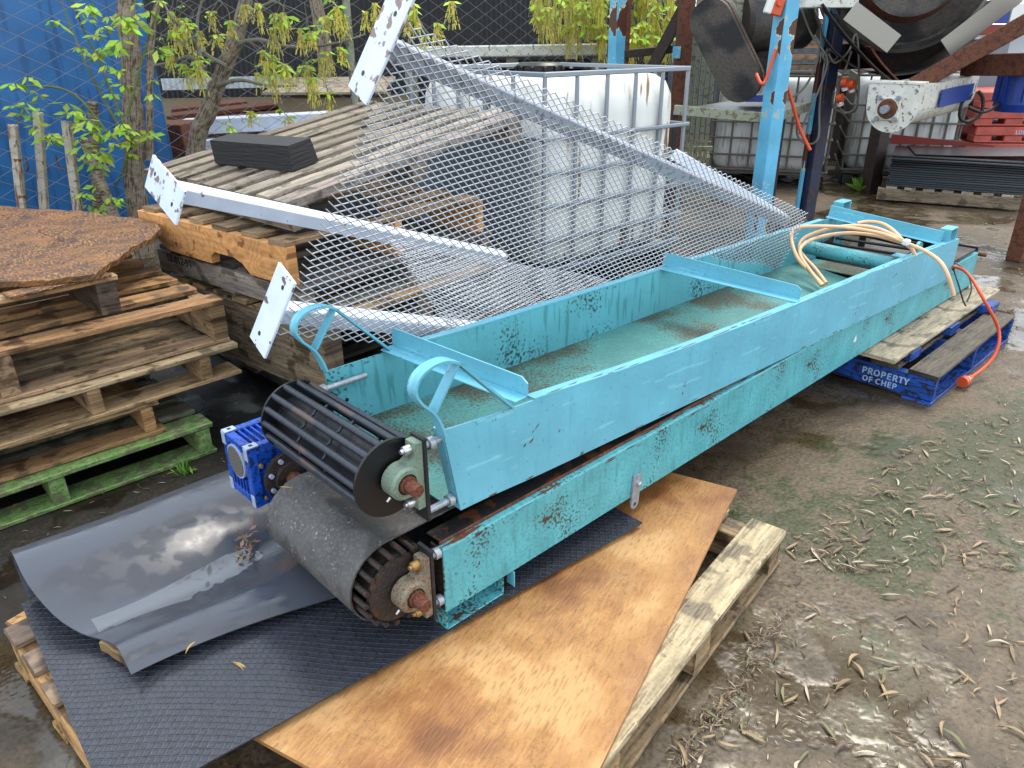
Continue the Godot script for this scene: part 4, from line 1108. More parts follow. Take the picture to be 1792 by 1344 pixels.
	for k in 15:
		var a := TAU * k / 15.0 + 0.1
		var o := Vector3(cos(a), sin(a), 0) * 0.0905
		mrod(cg, "cage_bar", M.cage_bar, o + Vector3(0, 0, -0.512), o + Vector3(0, 0, -0.074), 0.0088, 10)
		for z in [-0.235, -0.355]:
			var a2 := TAU * (k + 0.5) / 15.0 + 0.1
			var a3 := TAU * (k + 1.0) / 15.0 + 0.1
			var q := []
			q.append(Vector3(cos(a) * 0.0845, sin(a) * 0.0845, z))
			q.append(Vector3(cos(a2) * 0.0745, sin(a2) * 0.0745, z))
			q.append(Vector3(cos(a3) * 0.0845, sin(a3) * 0.0845, z))
			mtube(cg, "spacer", M.cage_bar, q, 0.0042, 5, 4)
	mrod(cg, "axle", M.dark_rust, Vector3(0, 0, -0.53), Vector3(0, 0, -0.06), 0.018, 14)
	mrod(cg, "core", M.black_steel, Vector3(0, 0, -0.51), Vector3(0, 0, -0.08), 0.058, 24)
	# its bearing, plate and long adjuster bolts
	mbox(t, "bearing_plate", M.black_steel, Vector3(-0.017, 0.617, -0.046), Vector3(0.010, 0.225, 0.050), 0.0015)
	pillow_block(t, Vector3(-0.0745, 0.634, -0.042), M.cast_green, M.zinc)
	for y in [0.697, 0.517]:
		mrod(t, "adjuster_bolt", M.zinc_dull, Vector3(-0.012, y, -0.044), Vector3(0.085, y, -0.044), 0.0090, 12)
		hexbolt(t, "nut", M.zinc_dull, Vector3(0.055 if y < 0.6 else 0.006, y, -0.044), Vector3(1, 0, 0), 0.0165, 0.018)
	mbox(t, "bearing_plate", M.dark_rust, Vector3(-0.012, 0.617, -0.535), Vector3(0.010, 0.16, 0.045), 0.0015)
	mrod(t, "adjuster_bolt", M.zinc_dull, Vector3(-0.06, 0.665, -0.535), Vector3(0.16, 0.665, -0.535), 0.0085, 12)
	hexbolt(t, "nut", M.zinc_dull, Vector3(0.006, 0.665, -0.535), Vector3(1, 0, 0), 0.0165, 0.022)
	hexbolt(t, "nut", M.zinc_dull, Vector3(-0.045, 0.665, -0.535), Vector3(-1, 0, 0), 0.0155, 0.020)
	mbox(t, "bearing_foot", M.cast_green, Vector3(-0.033, 0.655, -0.535), Vector3(0.02, 0.045, 0.04), 0.004)
	for a in [[0.10, 0.60], [0.30, 0.55]]: mrod(t, "bolt_hole", M.black_plastic, Vector3(a[0], a[1], fz_(0.1) + 0.002), Vector3(a[0], a[1], fz_(0.1) + 0.0045), 0.006, 10)

# ---------------------------------------------------------------- expanded-metal guard
func strands(o: Vector3, ax: Vector3, ay: Vector3, la: float, lb: float, lw: float, sw: float, nrm: Vector3, slant := 0.0) -> MB:
	# diamonds: long way lw along ax, short way sw along ay
	var m := MB.new()
	var na := int(la / lw); var nb := int(lb / sw)
	for b in nb * 2:
		var off := 0.5 * (b % 2)
		for a in na:
			var pa := (a + off) * lw; var pb := b * sw * 0.5
			var base := o + ax * pa + ay * pb + nrm * sag(pa, pb)
			if (a + off) * lw < slant * pow(b * sw * 0.5 / lb, 1.3): continue
			# each node sends two strands up: to the left and right nodes of the next half row
			for s in [-1.0, 1.0]:
				var e: Vector3 = o + ax * (pa + 0.5 * lw * s) + ay * (pb + sw * 0.5) + nrm * sag(pa + 0.5 * lw * s, pb + sw * 0.5)
				var k := (e - base).normalized()
				var w := nrm.cross(k).normalized()
				var tw := 0.00155
				var c := [w * tw + nrm * 0.0012, w * tw - nrm * 0.0012, -w * tw - nrm * 0.0012, -w * tw + nrm * 0.0012]
				var q := m.v.size()
				for cc in c:
					m.vert(base + cc, cc.normalized(), Vector2.ZERO)
					m.vert(e + cc, cc.normalized(), Vector2.ZERO)
				for f in 4:
					var i0 := q + f * 2; var i1 := q + ((f + 1) % 4) * 2
					m.i.append_array([i0, i1, i0 + 1, i1, i1 + 1, i0 + 1])
	return m

func sag(a: float, b: float) -> float:    # the sheet is not flat: dents and waves of some millimetres
	return 0.006 * sin(a * 2.3 + b * 3.1) + 0.004 * sin(a * 6.1 - b * 5.0) + 0.003 * sin(b * 14.0 + a * 9.0)

func guard() -> void:
	var t := thing("wire_guard", "expanded-metal guard frame on white plated legs, leaning on trough and pallets", "guard frame", CF)
	var d := Vector3(0.944, -0.330, -0.006).normalized()
	var s3 := Vector3(0.272, 1.532, -0.496); var s2 := Vector3(-0.036, 0.880, -0.649); var s1 := Vector3(-0.092, 1.152, -1.114)
	var w := (s3 - s2); w = (w - d * w.dot(d))
	var wid := w.length(); w = w.normalized()
	var nr := w.cross(d).normalized()
	if nr.z < 0: nr = -nr
	var legs := [[s3, 2.40, M.leg_galv], [s2, 2.2, M.leg_white], [s1, 1.42, M.leg_white]]
	for k in 3:
		var a: Vector3 = legs[k][0]
		var x := Transform3D(Basis(d, w, d.cross(w)), a)
		var m := MB.new()
		m.box(x * Transform3D(Basis(Vector3.RIGHT, deg_to_rad(12.0)), Vector3(legs[k][1] / 2, 0, 0)), Vector3(legs[k][1], 0.05, 0.05), 0.003)
		var leg := build(m, "leg", M.leg_white if k > 0 else M.leg_galv, t)
		# foot plate across the leg's end
		m = MB.new()
		var big := 0.275 if k == 0 else (0.245 if k == 1 else 0.27)
		m.box(x * Transform3D(Basis(Vector3.RIGHT, deg_to_rad(12.0 if k == 0 else (8.0 if k == 1 else -86.0))), Vector3(-0.005, 0, 0)), Vector3(0.009, big, 0.105), 0.002)
		var pl := build(m, "foot_plate", M.plate_rusty if k != 1 else M.plate_white, leg)
		for sg in [-1.0, 1.0]:
			m = MB.new()
			m.cyl(x * Transform3D(Basis(Vector3.RIGHT, deg_to_rad(12.0 if k == 0 else (8.0 if k == 1 else -86.0))), Vector3(-0.005, 0, 0)) * Transform3D(Basis(Vector3.BACK, PI / 2), Vector3(-0.0042, 0.082 * sg, 0.012 * sg)), 0.007, 0.007, 0.0008, 12)
			build(m, "hole", M.black_plastic, pl)
	# the fourth, shorter bar along the far edge
	var b0 := py(1180, 270, 1.02); var b1 := py(1368, 381, 0.70)
	var inv := CF.affine_inverse()
	var q0 := inv * b0; var q1 := inv * b1
	var m4 := MB.new()
	m4.box(along(q0, q1), Vector3(q0.distance_to(q1), 0.055, 0.05), 0.003)
	build(m4, "leg", M.leg_white, t)
	# near mesh face between legs two and three
	var o := s2 - w * 0.055 + nr * 0.030 + d * 0.02
	var big_l := 2.62
	var m := strands(o, d, w, big_l, wid + 0.13, 0.041, 0.021, nr, 0.09)
	build(m, "mesh_panel", M.mesh_steel, t)
	# lower mesh face between legs one and two
	var u := (s1 - s2); u = (u - d * u.dot(d)); var uw := u.length(); u = u.normalized()
	var n2 := u.cross(d).normalized()
	m = strands(s2 + d * 0.62 - u * 0.02 - n2 * 0.028, d, u, 1.5, uw - 0.02, 0.041, 0.021, n2)
	build(m, "mesh_panel", M.mesh_steel, t)
# ---------------------------------------------------------------- things behind
func corrugated(a: Vector3, b: Vector3, h: float, pitch: float, amp: float) -> MB:
	var m := MB.new()
	var n := int(a.distance_to(b) / pitch) * 6
	var dir := (b - a).normalized(); var nr := dir.cross(Vector3.UP)
	var g := []
	for k in n + 1:
		var p := a.lerp(b, float(k) / n) + nr * sin(TAU * k / 6.0) * amp
		g.append([p, p + Vector3(0, h, 0)])
	m.sheet(g, 0.0, 0.02, h)
	return m

func backdrop() -> void:
	# blue shipping container on the left, ribbed long side
	var ct := thing("shipping_container", "blue ribbed steel shipping container behind the wire fence", "container")
	var r0 := ray(272, 140); var z0 := -5.55
	var e := C(0, 0, z0)
	# right end of the container where the sight line of its edge meets its face
	var tt := (e - Vector3(0, CAMH, 0)).dot(AZ) / r0.dot(AZ)
	var pe := Vector3(0, CAMH, 0) + r0 * tt
	var l1 := (pe - ORG).dot(AX)
	var wall := MB.new()
	var g := []
	var l := l1 - 0.12
	var k := 0
	var wob := [0.0, 0.0, -0.035, -0.035]
	var steps := [0.07, 0.04, 0.07, 0.04]
	while l > l1 - 5.0:
		g.append([C(l, 0.12, z0 + wob[k % 4]), C(l, 2.6, z0 + wob[k % 4])])
		l -= steps[k % 4] * 2.6
		k += 1
	wall.sheet(g, 0.003, 0.12, 2.4)
	build(wall, "ribbed_wall", M.container_blue, ct)
	var post := MB.new(); post.box(Transform3D(CF.basis, C(l1 - 0.06, 1.3, z0 - 0.03)), Vector3(0.14, 2.6, 0.14), 0.01)
	build(post, "corner_post", M.container_blue, ct)
	var rail := MB.new(); rail.box(Transform3D(CF.basis, C(l1 - 2.6, 0.10, z0 - 0.05)), Vector3(5.0, 0.16, 0.1), 0.01)
	build(rail, "bottom_rail", M.container_blue, ct)
	rail = MB.new(); rail.box(Transform3D(CF.basis, C(l1 - 2.6, 2.62, z0 - 0.05)), Vector3(5.2, 0.1, 0.1), 0.01)
	build(rail, "top_rail", M.container_blue, ct)
	var back := MB.new(); back.box(Transform3D(CF.basis, C(l1 - 2.6, 1.33, z0 - 1.25)), Vector3(5.05, 2.5, 2.3), 0.02)
	build(back, "body", M.container_blue, ct)
	# dark clad shed
	var sh := thing("clad_shed", "shed clad in dark ribbed steel far behind the fence", "shed")
	var s0 := pz(120, 150, 13.5); var s1 := pz(1190, 100, 15.0)
	s0.y = 0.0; s1.y = 0.0
	var bl := corrugated(s0 + Vector3(0, 0.62, 0), s1 + Vector3(0, 0.62, 0), 4.4, 0.086, 0.011)
	build(bl, "cladding", M.dark_cladding, sh)
	var dirs := (s1 - s0).normalized()
	var sb := MB.new(); sb.box(along(s0, s1) * xf(Vector3(0, 0.31, -0.12)), Vector3(s0.distance_to(s1), 0.62, 0.2), 0.01)
	build(sb, "plinth", M.cream_board, sh)
	var fl := corrugated(pz(285, 158, 12.6), pz(500, 152, 12.8), 0.17, 0.086, 0.012)
	build(fl, "pale_flashing", M.corrugated_pale, sh)
	# pale beam in front of the shed
	var bm := thing("concrete_beam", "long pale concrete beam on posts behind the white tank", "beam")
	var b0 := pz(700, 92, 9.5); var b1 := pz(1062, 86, 9.2)
	var mb := MB.new(); mb.box(along(b0, b1), Vector3(b0.distance_to(b1), 0.12, 0.3), 0.012)
	build(mb, "beam", M.off_white_paint, bm)
	for f in [0.05, 0.55, 0.96]:
		var q := b0.lerp(b1, f)
		mb = MB.new(); mb.box(xf(Vector3(q.x, (q.y - 0.06) / 2, q.z - 0.05)), Vector3(0.14, q.y - 0.06, 0.14), 0.01)
		build(mb, "post", M.steel_green, bm)
	mb = MB.new(); mb.box(along(b0, b1) * xf(Vector3(0, -0.35, -0.12)), Vector3(b0.distance_to(b1) * 0.9, 0.5, 0.05), 0.01)
	build(mb, "back_panel", M.dark_cladding, bm)
	# pile of rusty steel plates
	var rp := thing("steel_pile", "pile of rusty steel sections on bearers behind the fence", "steel pile")
	for a in [[275, 258, 480, 246, 8.8, 0.05, 0.5], [285, 236, 560, 224, 9.0, 0.06, 0.7], [290, 215, 545, 192, 9.4, 0.05, 0.7], [300, 202, 500, 180, 9.8, 0.05, 0.8], [300, 192, 430, 178, 10.2, 0.05, 0.6]]:
		var p0 := pz(a[0], a[1], a[4]); var p1 := pz(a[2], a[3], a[4] + 0.35)
		mb = MB.new(); mb.uo = Vector2(rf(0, 1), rf(0, 1)); mb.box(along(p0, p1), Vector3(p0.distance_to(p1), a[5], a[6]), 0.006)
		build(mb, "steel_section", M.rust, rp)
	for f in [300, 420, 530]:
		var q := pz(f, 215, 9.5)
		mb = MB.new(); mb.box(xf(Vector3(q.x, q.y / 2 - 0.03, q.z)), Vector3(0.14, q.y - 0.06, 0.6), 0.01)
		build(mb, "bearer", M.dark_rust, rp)
	var wb := thing("white_channel", "long white steel channel lying below the rusty steel pile", "steel channel")
	var w0 := pz(322, 222, 8.3); var w1 := pz(575, 208, 8.5)
	mb = MB.new(); mb.box(along(w0, w1), Vector3(w0.distance_to(w1), 0.15, 0.25), 0.008); build(mb, "web", M.leg_white, wb)
	mb = MB.new(); mb.box(along(w0, w1) * xf(Vector3(0, -0.17, 0.10)), Vector3(w0.distance_to(w1), 0.10, 0.3), 0.008); build(mb, "flange", M.leg_white, wb)
	for f in [0.15, 0.85]:
		var q := w0.lerp(w1, f)
		mb = MB.new(); mb.box(xf(Vector3(q.x, (q.y - 0.22) / 2, q.z)), Vector3(0.15, q.y - 0.22, 0.2), 0.01); build(mb, "trestle", M.dark_rust, wb)
	var rb := thing("rusty_box", "rusty brown steel box on the ground behind the fence", "steel box")
	var rbp := pz(300, 250, 7.9)
	mb = MB.new(); mb.box(xf(Vector3(rbp.x, rbp.y / 2 + 0.1, rbp.z)), Vector3(0.46, rbp.y + 0.2, 0.5), 0.01); build(mb, "body", M.rust, rb)
	# timber-roofed crate
	var cr := thing("plank_crate", "low crate with plank lid and pale sides behind the fence", "crate")
	var c0 := pz(545, 168, 9.2)
	mb = MB.new(); mb.box(xf(Vector3(c0.x + 0.25, c0.y / 2, c0.z - 0.2)), Vector3(1.15, c0.y, 0.9), 0.01); build(mb, "body", M.cream_board, cr)
	for kk in 5: board(cr, "lid_board", M.wood, xf(Vector3(c0.x + 0.22, c0.y + 0.06 + 0.022 * kk, c0.z + 0.25 - 0.2 * kk), Basis(Vector3.RIGHT, 0.12)), Vector3(1.35, 0.03, 0.19), Color(0.40, 0.34, 0.25))
	# chain-link fence
	fence()
	# rusty stakes leaning at the fence
	var sp := [[22, 218, 40, 372, 5.4], [66, 196, 78, 375, 5.5], [116, 212, 138, 380, 5.4], [162, 178, 172, 385, 5.55], [148, 245, 205, 390, 5.35]]
	var lab := ["flaking white steel stake with hook, nearest the container's end of row", "tall thin flaking white steel stake behind the fence", "rust-streaked white steel stake with hook beside leafy twigs", "grey weathered timber stake upright among the twigs", "leaning grey timber stake crossing in front of upright timber stake"]
	for k2 in sp.size():
		var a: Array = sp[k2]
		var top := pz(a[0], a[1], a[4]); var bot := pz(a[2], a[3], a[4])
		bot = top + (bot - top) * (top.y + 0.0) / maxf(top.y - bot.y, 0.05)
		var s := thing("fence_stake", lab[k2], "stake", Transform3D(), "stakes behind the fence")
		mb = MB.new(); mb.uo = Vector2(rf(0, 1), rf(0, 1))
		var x := yup(bot, top)
		mb.box(x * xf(Vector3(0, bot.distance_to(top) / 2, 0)), Vector3(0.055, bot.distance_to(top), 0.045), 0.004)
		build(mb, "shaft", M.stake_paint if k2 < 3 else M.bark, s)
		if k2 == 0 or k2 == 2:
			var sg := 1.0 if k2 == 0 else -1.0
			var hp := bot.lerp(top, 0.72)
			mtube(s, "hook", M.rust, [hp, hp + Vector3(0.05 * sg, -0.03, 0.02), hp + Vector3(0.085 * sg, 0.0, 0.02), hp + Vector3(0.085 * sg, 0.07, 0.02)], 0.006, 6, 4)
	# steel palisade by the right-hand tanks
	var pl := thing("palisade_fence", "grey upright steel palisade rails beside the stained white tanks", "fence")
	for k3 in 6:
		var q := pz(1196 + k3 * 9.0, 200, 7.6 + 0.1 * k3)
		mbox(pl, "pale", M.steel_green, Vector3(q.x, 1.1, q.z), Vector3(0.035, 2.2, 0.03), 0.004)
	for yy in [0.5, 1.75]:
		var q := pz(1218, 200, 7.85)
		mbox(pl, "rail", M.steel_green, Vector3(q.x, yy, q.z - 0.05), Vector3(0.42, 0.05, 0.04), 0.004)

func fence() -> void:
	var f := thing("chain_link_fence", "chain-link wire fence with round grey posts behind the pallets", "fence")
	var z := -4.30
	var l0 := -1.6; var l1 := 7.4
	var cell := 0.105
	var h := 2.5
	var m := MB.new()
	var nw := int((l1 - l0) / cell)
	for k in nw:
		for s in 2:
			var pts := PackedVector3Array()
			var x := l0 + k * cell
			var ny := int(h / cell)
			var y := 0.05
			for q in ny * 2 + 1:
				var side := (q % 2) if k % 2 == 0 else 1 - (q % 2)
				pts.append(C(x + (side - 0.5) * cell, y + q * cell * 0.5, z + (0.003 if side == 0 else -0.003)))
			if s == k % 2: m.tube(pts, 0.0034, 4)
	build(m, "wire_mesh", M.fence_wire, f)
	for yy in [0.45, 2.4]: mrod(f, "tension_wire", M.fence_wire, C(l0, yy, z), C(l1, yy, z), 0.002, 4)
	for l in [-1.4, 2.62, 6.6]: mrod(f, "post", M.steel_green, C(l, 0, z - 0.035), C(l, 2.6, z - 0.035), 0.030, 14)

func tank_shell(w: float, dp: float, h: float) -> MB:
	var m := MB.new()
	var lv := [[0.10, 0.0], [0.04, 0.012], [0.012, 0.045], [0.0, 0.10], [0.0, h * 0.3], [0.0, h * 0.55], [0.0, h * 0.8], [0.004, h - 0.12], [0.03, h - 0.05], [0.075, h - 0.015], [0.14, h]]
	var g := []
	for a in lv:
		var row := []
		var n := 96
		var mid: bool = a[0] < 0.01
		for k in n + 1:
			var t := fmod(float(k) / n * 4.0, 4.0)
			var side := int(t); var q := (t - side) * 2.0 - 1.0
			var hw: float = w / 2 - a[0]; var hd: float = dp / 2 - a[0]
			var bul := (0.016 * absf(sin((q + 1.0) * PI * 2.5)) if mid else 0.0) * (1.0 - pow(absf(q), 6.0))
			var p := Vector3.ZERO
			match side:
				0: p = Vector3(q * hw, a[1], hd + bul)
				1: p = Vector3(hw + bul, a[1], -q * hd)
				2: p = Vector3(-q * hw, a[1], -hd - bul)
				3: p = Vector3(-hw - bul, a[1], q * hd)
			# rounded corners
			var rc := 0.11
			var cx := clampf(p.x, -hw + rc, hw - rc); var cz := clampf(p.z, -hd + rc, hd - rc)
			var dv := Vector3(p.x - cx, 0, p.z - cz)
			if absf(dv.x) > 0.001 and absf(dv.z) > 0.001 and dv.length() > rc: p = Vector3(cx, a[1], cz) + dv.normalized() * rc
			row.append(p)
		g.append(row)
	g.reverse()
	m.sheet(g, 0.0)
	for k in m.v.size(): m.t[k] = Vector2(m.v[k].x + m.v[k].z, m.v[k].y)
	var top := []
	for p in g[0]: top.append(p)
	top.pop_back(); top.reverse()
	var b := m.v.size()
	m.poly(Transform3D(), top)
	for k in range(b, m.v.size()): m.n[k] = Vector3.UP
	return m

func ibc(label: String, x: Transform3D, w: float, dp: float, tm: Material, cm: Material, nv: int, lid := true, group := "caged tanks") -> Node3D:
	var t := thing("caged_tank", label, "tank", x, group)
	var hb := 0.15; var h := 1.0
	build(tank_shell(w - 0.05, dp - 0.05, h - 0.02), "tank", tm, t, xf(Vector3(0, hb + 0.005, 0)))
	for sx in [-1.0, 0.0, 1.0]: mbox(t, "skid", M.black_plastic, Vector3(sx * (w / 2 - 0.07), 0.06, 0), Vector3(0.12, 0.12, dp), 0.01)
	mbox(t, "base_plate", cm, Vector3(0, 0.135, 0), Vector3(w, 0.025, dp), 0.004)
	var r := 0.0105
	for side in 4:
		var ln := w if side % 2 == 0 else dp
		for k in nv:
			if k == nv - 1: continue
			var q := (float(k) / (nv - 1) - 0.5) * ln
			var p := [Vector3(q, 0, dp / 2), Vector3(w / 2, 0, -q), Vector3(-q, 0, -dp / 2), Vector3(-w / 2, 0, q)][side] as Vector3
			mbox(t, "cage_bar", cm, p + Vector3(0, hb + h / 2, 0), Vector3(0.020, h, 0.020), 0.004)
	for yy in [0.18, 0.36, 0.53, 0.70, 0.02, 1.0]:
		var m := MB.new()
		var s := 0.013 if yy < 0.99 else 0.016
		var o := 0.016 if yy < 0.99 else 0.0
		for sd in [-1.0, 1.0]:
			m.box(xf(Vector3(0, hb + yy, sd * (dp / 2 + o))), Vector3(w + 2 * o + 0.02, s * 1.6, s * 1.6), 0.004)
			m.box(xf(Vector3(sd * (w / 2 + o), hb + yy, 0)), Vector3(s * 1.5, s * 1.5, dp + 2 * o + 0.02), 0.004)
		build(m, "cage_ring", cm, t)
	if lid:
		var m := MB.new()
		m.cyl(xf(Vector3(-0.05, hb + h - 0.015, 0)), 0.135, 0.135, 0.035, 28, false, false)
		m.cyl(xf(Vector3(-0.05, hb + h + 0.02, 0)), 0.135, 0.115, 0.014, 28, false, true)
		var ld := build(m, "lid", M.black_plastic, t)
		for k in 12:
			var a := TAU * k / 12.0
			mbox(ld, "lug", M.black_plastic, Vector3(-0.05 + cos(a) * 0.137, hb + h + 0.002, sin(a) * 0.137), Vector3(0.02, 0.03, 0.02), 0.004)
	return t

func tanks() -> void:
	var bx := Vector3(0.770, 0, -0.637); var bz := Vector3(0.637, 0, 0.770)
	var k0 := Vector3(0.17, 0, -3.90)
	var w := 1.10; var dp := 1.20
	var ctr := k0 + bx * w / 2 - bz * dp / 2
	pallet("pallet", "grey pallet under the bright white caged tank", "pallets under tanks", Transform3D(Basis(bx, Vector3.UP, bz), k0 + bx * w / 2), w, dp, 0.225, {"tone": Color(0.25, 0.21, 0.16), "bw": 0.08, "dn": 6})
	var t1 := ibc("bright white plastic tank in galvanised cage with black lid, behind wire guard", Transform3D(Basis(bx, Vector3.UP, bz), Vector3(ctr.x, 0.230, ctr.z)), w, dp, M.tank_white, M.tube_galv, 6)
	var ip := mbox(t1, "number_plate", M.grey_panel, Vector3(-w / 2 - 0.034, 0.56, -0.02), Vector3(0.006, 0.56, 1.10), 0.002)
	mbox(ip, "edge_strip", M.grey_panel, Vector3(-0.006, 0.0, 0.53), Vector3(0.008, 0.56, 0.05), 0.002)
	mbox(ip, "label", M.white_plastic, Vector3(-0.004, 0.22, -0.28), Vector3(0.003, 0.085, 0.20), 0.0)
	text3d(ip, "number", "3692", 0.075, M.print_dark, xf(Vector3(-0.0065, 0.22, -0.28), Basis(Vector3.UP, -PI / 2)))
	# brown stain runs on the tank's right face
	# stained tanks at the right
	var zx := Vector3(0.946, 0, 0.323); var zz := Vector3(-0.323, 0, 0.946)
	var k1 := Vector3(3.46, 0, -8.40)
	var c1 := k1 - zx * 0.62 - zz * 0.58
	ibc("grimy white caged tank standing behind the blue post and bench", Transform3D(Basis(zx, Vector3.UP, zz), Vector3(c1.x, 0.0, c1.z)), 1.24, 1.16, M.tank_grey, M.tube_dirty, 7, false)
	var c2 := c1 + zx * 1.36 - zz * 0.35
	ibc("stained caged tank with yellowed bars, next to coiled cables", Transform3D(Basis(zx, Vector3.UP, zz), Vector3(c2.x, 0.0, c2.z)), 1.1, 1.16, M.tank_grey, M.tube_dirty, 9, false)
	var c3 := pz(1625, 215, 11.5)
	ibc("far dark-caged tank beyond the auger, beside red pallets", Transform3D(Basis(Vector3.UP, 0.4), Vector3(c3.x, 0.0, c3.z)), 1.15, 1.1, M.tank_grey, M.tube_dirty, 8, false)

# ---------------------------------------------------------------- machinery on the right
func post_between(parent: Node3D, called: String, mt: Material, u0: float, v0: float, u1: float, v1: float, dep: float, w: float, dp: float) -> void:
	var a := pz(u1, v1, dep)
	mbox(parent, called, mt, Vector3(a.x, 1.35, a.z), Vector3(w, 2.7, dp), 0.004)

func machinery() -> void:
	var fr := thing("machine_frame", "rusty blue steel frame on posts carrying drum and hopper", "machine frame")
	var p1 := py(1322, 424, 0.0); var p2 := py(1405, 388, 0.0); var p3 := py(1520, 336, 0.0); var p4 := py(1776, 456, 0.0)
	mbox(fr, "post", M.sky_blue_paint, Vector3(p1.x, 1.4, p1.z), Vector3(0.125, 2.8, 0.125), 0.005, Basis(Vector3.UP, 0.45))
	mbox(fr, "post_strip", M.sky_blue_paint, Vector3(p2.x - 0.085, 1.4, p2.z + 0.035), Vector3(0.03, 2.8, 0.03), 0.003, Basis(Vector3.UP, 0.5))
	mbox(fr, "post", M.navy_paint, Vector3(p2.x, 1.4, p2.z), Vector3(0.13, 2.8, 0.13), 0.005, Basis(Vector3.UP, 0.5))
	mbox(fr, "post", M.dark_rust, Vector3(p3.x, 0.68, p3.z), Vector3(0.14, 1.36, 0.14), 0.005, Basis(Vector3.UP, 0.4))
	mbox(fr, "post", M.rust, Vector3(p4.x + 0.02, 1.4, p4.z), Vector3(0.12, 2.8, 0.12), 0.005, Basis(Vector3.UP, 0.4))
	# cross beams high up
	var h1 := Vector3(p2.x, 1.36, p2.z)
	var beam := MB.new(); beam.box(along(pz(1462, 100, 6.9), pz(1570, 95, 7.3)), Vector3(0.75, 0.20, 0.1), 0.006)
	build(beam, "cross_beam", M.dark_rust, fr)
	var e0 := pz(1690, 114, 6.6); var e1 := pz(1840, 112, 5.9)
	beam = MB.new(); beam.box(along(e0, e1), Vector3(e0.distance_to(e1), 0.16, 0.10), 0.006)
	build(beam, "cross_beam", M.rust, fr)
	var d0 := pz(1598, 150, 6.3); var d1 := pz(1850, 10, 5.9)
	beam = MB.new(); beam.box(along(d0, d1), Vector3(d0.distance_to(d1), 0.13, 0.14), 0.006)
	build(beam, "diagonal_beam", M.rust, fr)
	var t0 := pz(1400, 4, 6.4); var t1 := pz(1500, 4, 6.6)
	beam = MB.new(); beam.box(along(t0, t1), Vector3(0.52, 0.08, 0.08), 0.006)
	build(beam, "cross_beam", M.off_white_paint, fr)
	# hopper plates below the drum
	var ad := Vector3(0.28, 0.0, -0.96)
	var hp := thing("hopper", "black steel V-shaped hopper below the drum", "hopper")
	var m := MB.new()
	var ls := [pz(1440, 6, 6.3), pz(1480, 60, 6.3), pz(1530, 115, 6.3), pz(1572, 150, 6.3)]
	var g := []
	for q in smooth(ls, 4): g.append([q, q + ad * 0.30])
	m.sheet(g, 0.008, 0.1, 0.5)
	build(m, "left_plate", M.hopper_steel, hp)
	m = MB.new()
	var rs := [pz(1524, 82, 6.32), pz(1545, 112, 6.32), pz(1578, 146, 6.32), pz(1590, 152, 6.32)]
	g = []
	for q in smooth(rs, 4): g.append([q, q + ad * 0.9])
	m.sheet(g, 0.012, 0.1, 0.5)
	build(m, "left_chute", M.rust, hp)
	m = MB.new()
	var rs2 := [pz(1592, 152, 6.34), pz(1650, 118, 6.34), pz(1720, 78, 6.34)]
	g = []
	for q in smooth(rs2, 4): g.append([q, q + ad * 0.9])
	m.sheet(g, 0.012, 0.1, 0.5)
	build(m, "right_chute", M.hopper_steel, hp)
	m = MB.new()
	m.extr(Transform3D(Basis(), Vector3.ZERO), PackedVector2Array([Vector2(pz(1500, 60, 7.1).x, pz(1500, 60, 7.1).y), Vector2(pz(1575, 150, 7.1).x, pz(1575, 150, 7.1).y), Vector2(pz(1600, 150, 7.1).x, pz(1600, 150, 7.1).y), Vector2(pz(1720, 70, 7.1).x, pz(1720, 70, 7.1).y)]), -7.12, -7.10)
	build(m, "back_plate", M.hopper_steel, hp)
	# the drum
	var dr := thing("screen_drum", "large dark rotating screen drum with rusty rim on the machine frame", "drum")
	var dc := pz(1602, -62, 6.5)
	var rr := 0.66
	var ax := yup(dc, dc + ad)
	m = MB.new(); m.cyl(ax * xf(Vector3(0, 0.10, 0)), 0.60, 0.60, 1.3, 48, false, false)
	build(m, "shell", M.soot, dr)
	m = MB.new()
	for k in 48:
		var a0 := TAU * k / 48.0; var a1 := TAU * (k + 1) / 48.0
		for rg in [[0.40, 0.07, 0.47, 0.10], [0.47, 0.10, 0.485, 0.085], [0.485, 0.085, 0.545, 0.11], [0.545, 0.11, 0.56, 0.09], [0.56, 0.09, 0.60, 0.10]]:
			m.poly(ax, [Vector3(cos(a0) * rg[0], rg[1], sin(a0) * rg[0]), Vector3(cos(a0) * rg[2], rg[3], sin(a0) * rg[2]), Vector3(cos(a1) * rg[2], rg[3], sin(a1) * rg[2]), Vector3(cos(a1) * rg[0], rg[1], sin(a1) * rg[0])])
	build(m, "end_ring", M.soot, dr)
	m = MB.new(); m.cyl(ax * xf(Vector3(0, 0.05, 0)), 0.59, 0.62, 0.04, 48, false, false)
	build(m, "band", M.bright_strap, dr)
	m = MB.new(); m.cyl(ax * xf(Vector3(0, -0.06, 0)), 0.36, 0.41, 0.16, 48, false, false)
	build(m, "rim", M.rust, dr)
	m = MB.new(); m.cyl(ax * xf(Vector3(0, 0.03, 0)), 0.375, 0.375, 0.01, 48, true, true)
	build(m, "screen", M.soot, dr)
	for a in [[1492, 22, 1560, 74], [1660, 80, 1776, -8]]:
		var q0 := pz(a[0], a[1], 6.28); var q1 := pz(a[2], a[3], 6.22)
		m = MB.new(); m.box(along(q0, q1), Vector3(q0.distance_to(q1) + 0.05, 0.145, 0.008), 0.002)
		build(m, "strap", M.bright_strap, dr)
	var cv := thing("drum_cover", "dark curved steel cover plate hanging below the drum", "cover plate")
	m = MB.new(); g = []
	for k in 15:
		var a := PI + 0.30 + (PI - 0.6) * k / 14.0
		var q := dc + Vector3(cos(a), sin(a), 0) * 0.785
		g.append([q + ad * 0.02, q + ad * 0.8])
	m.sheet(g, 0.006, 0.1, 0.7)
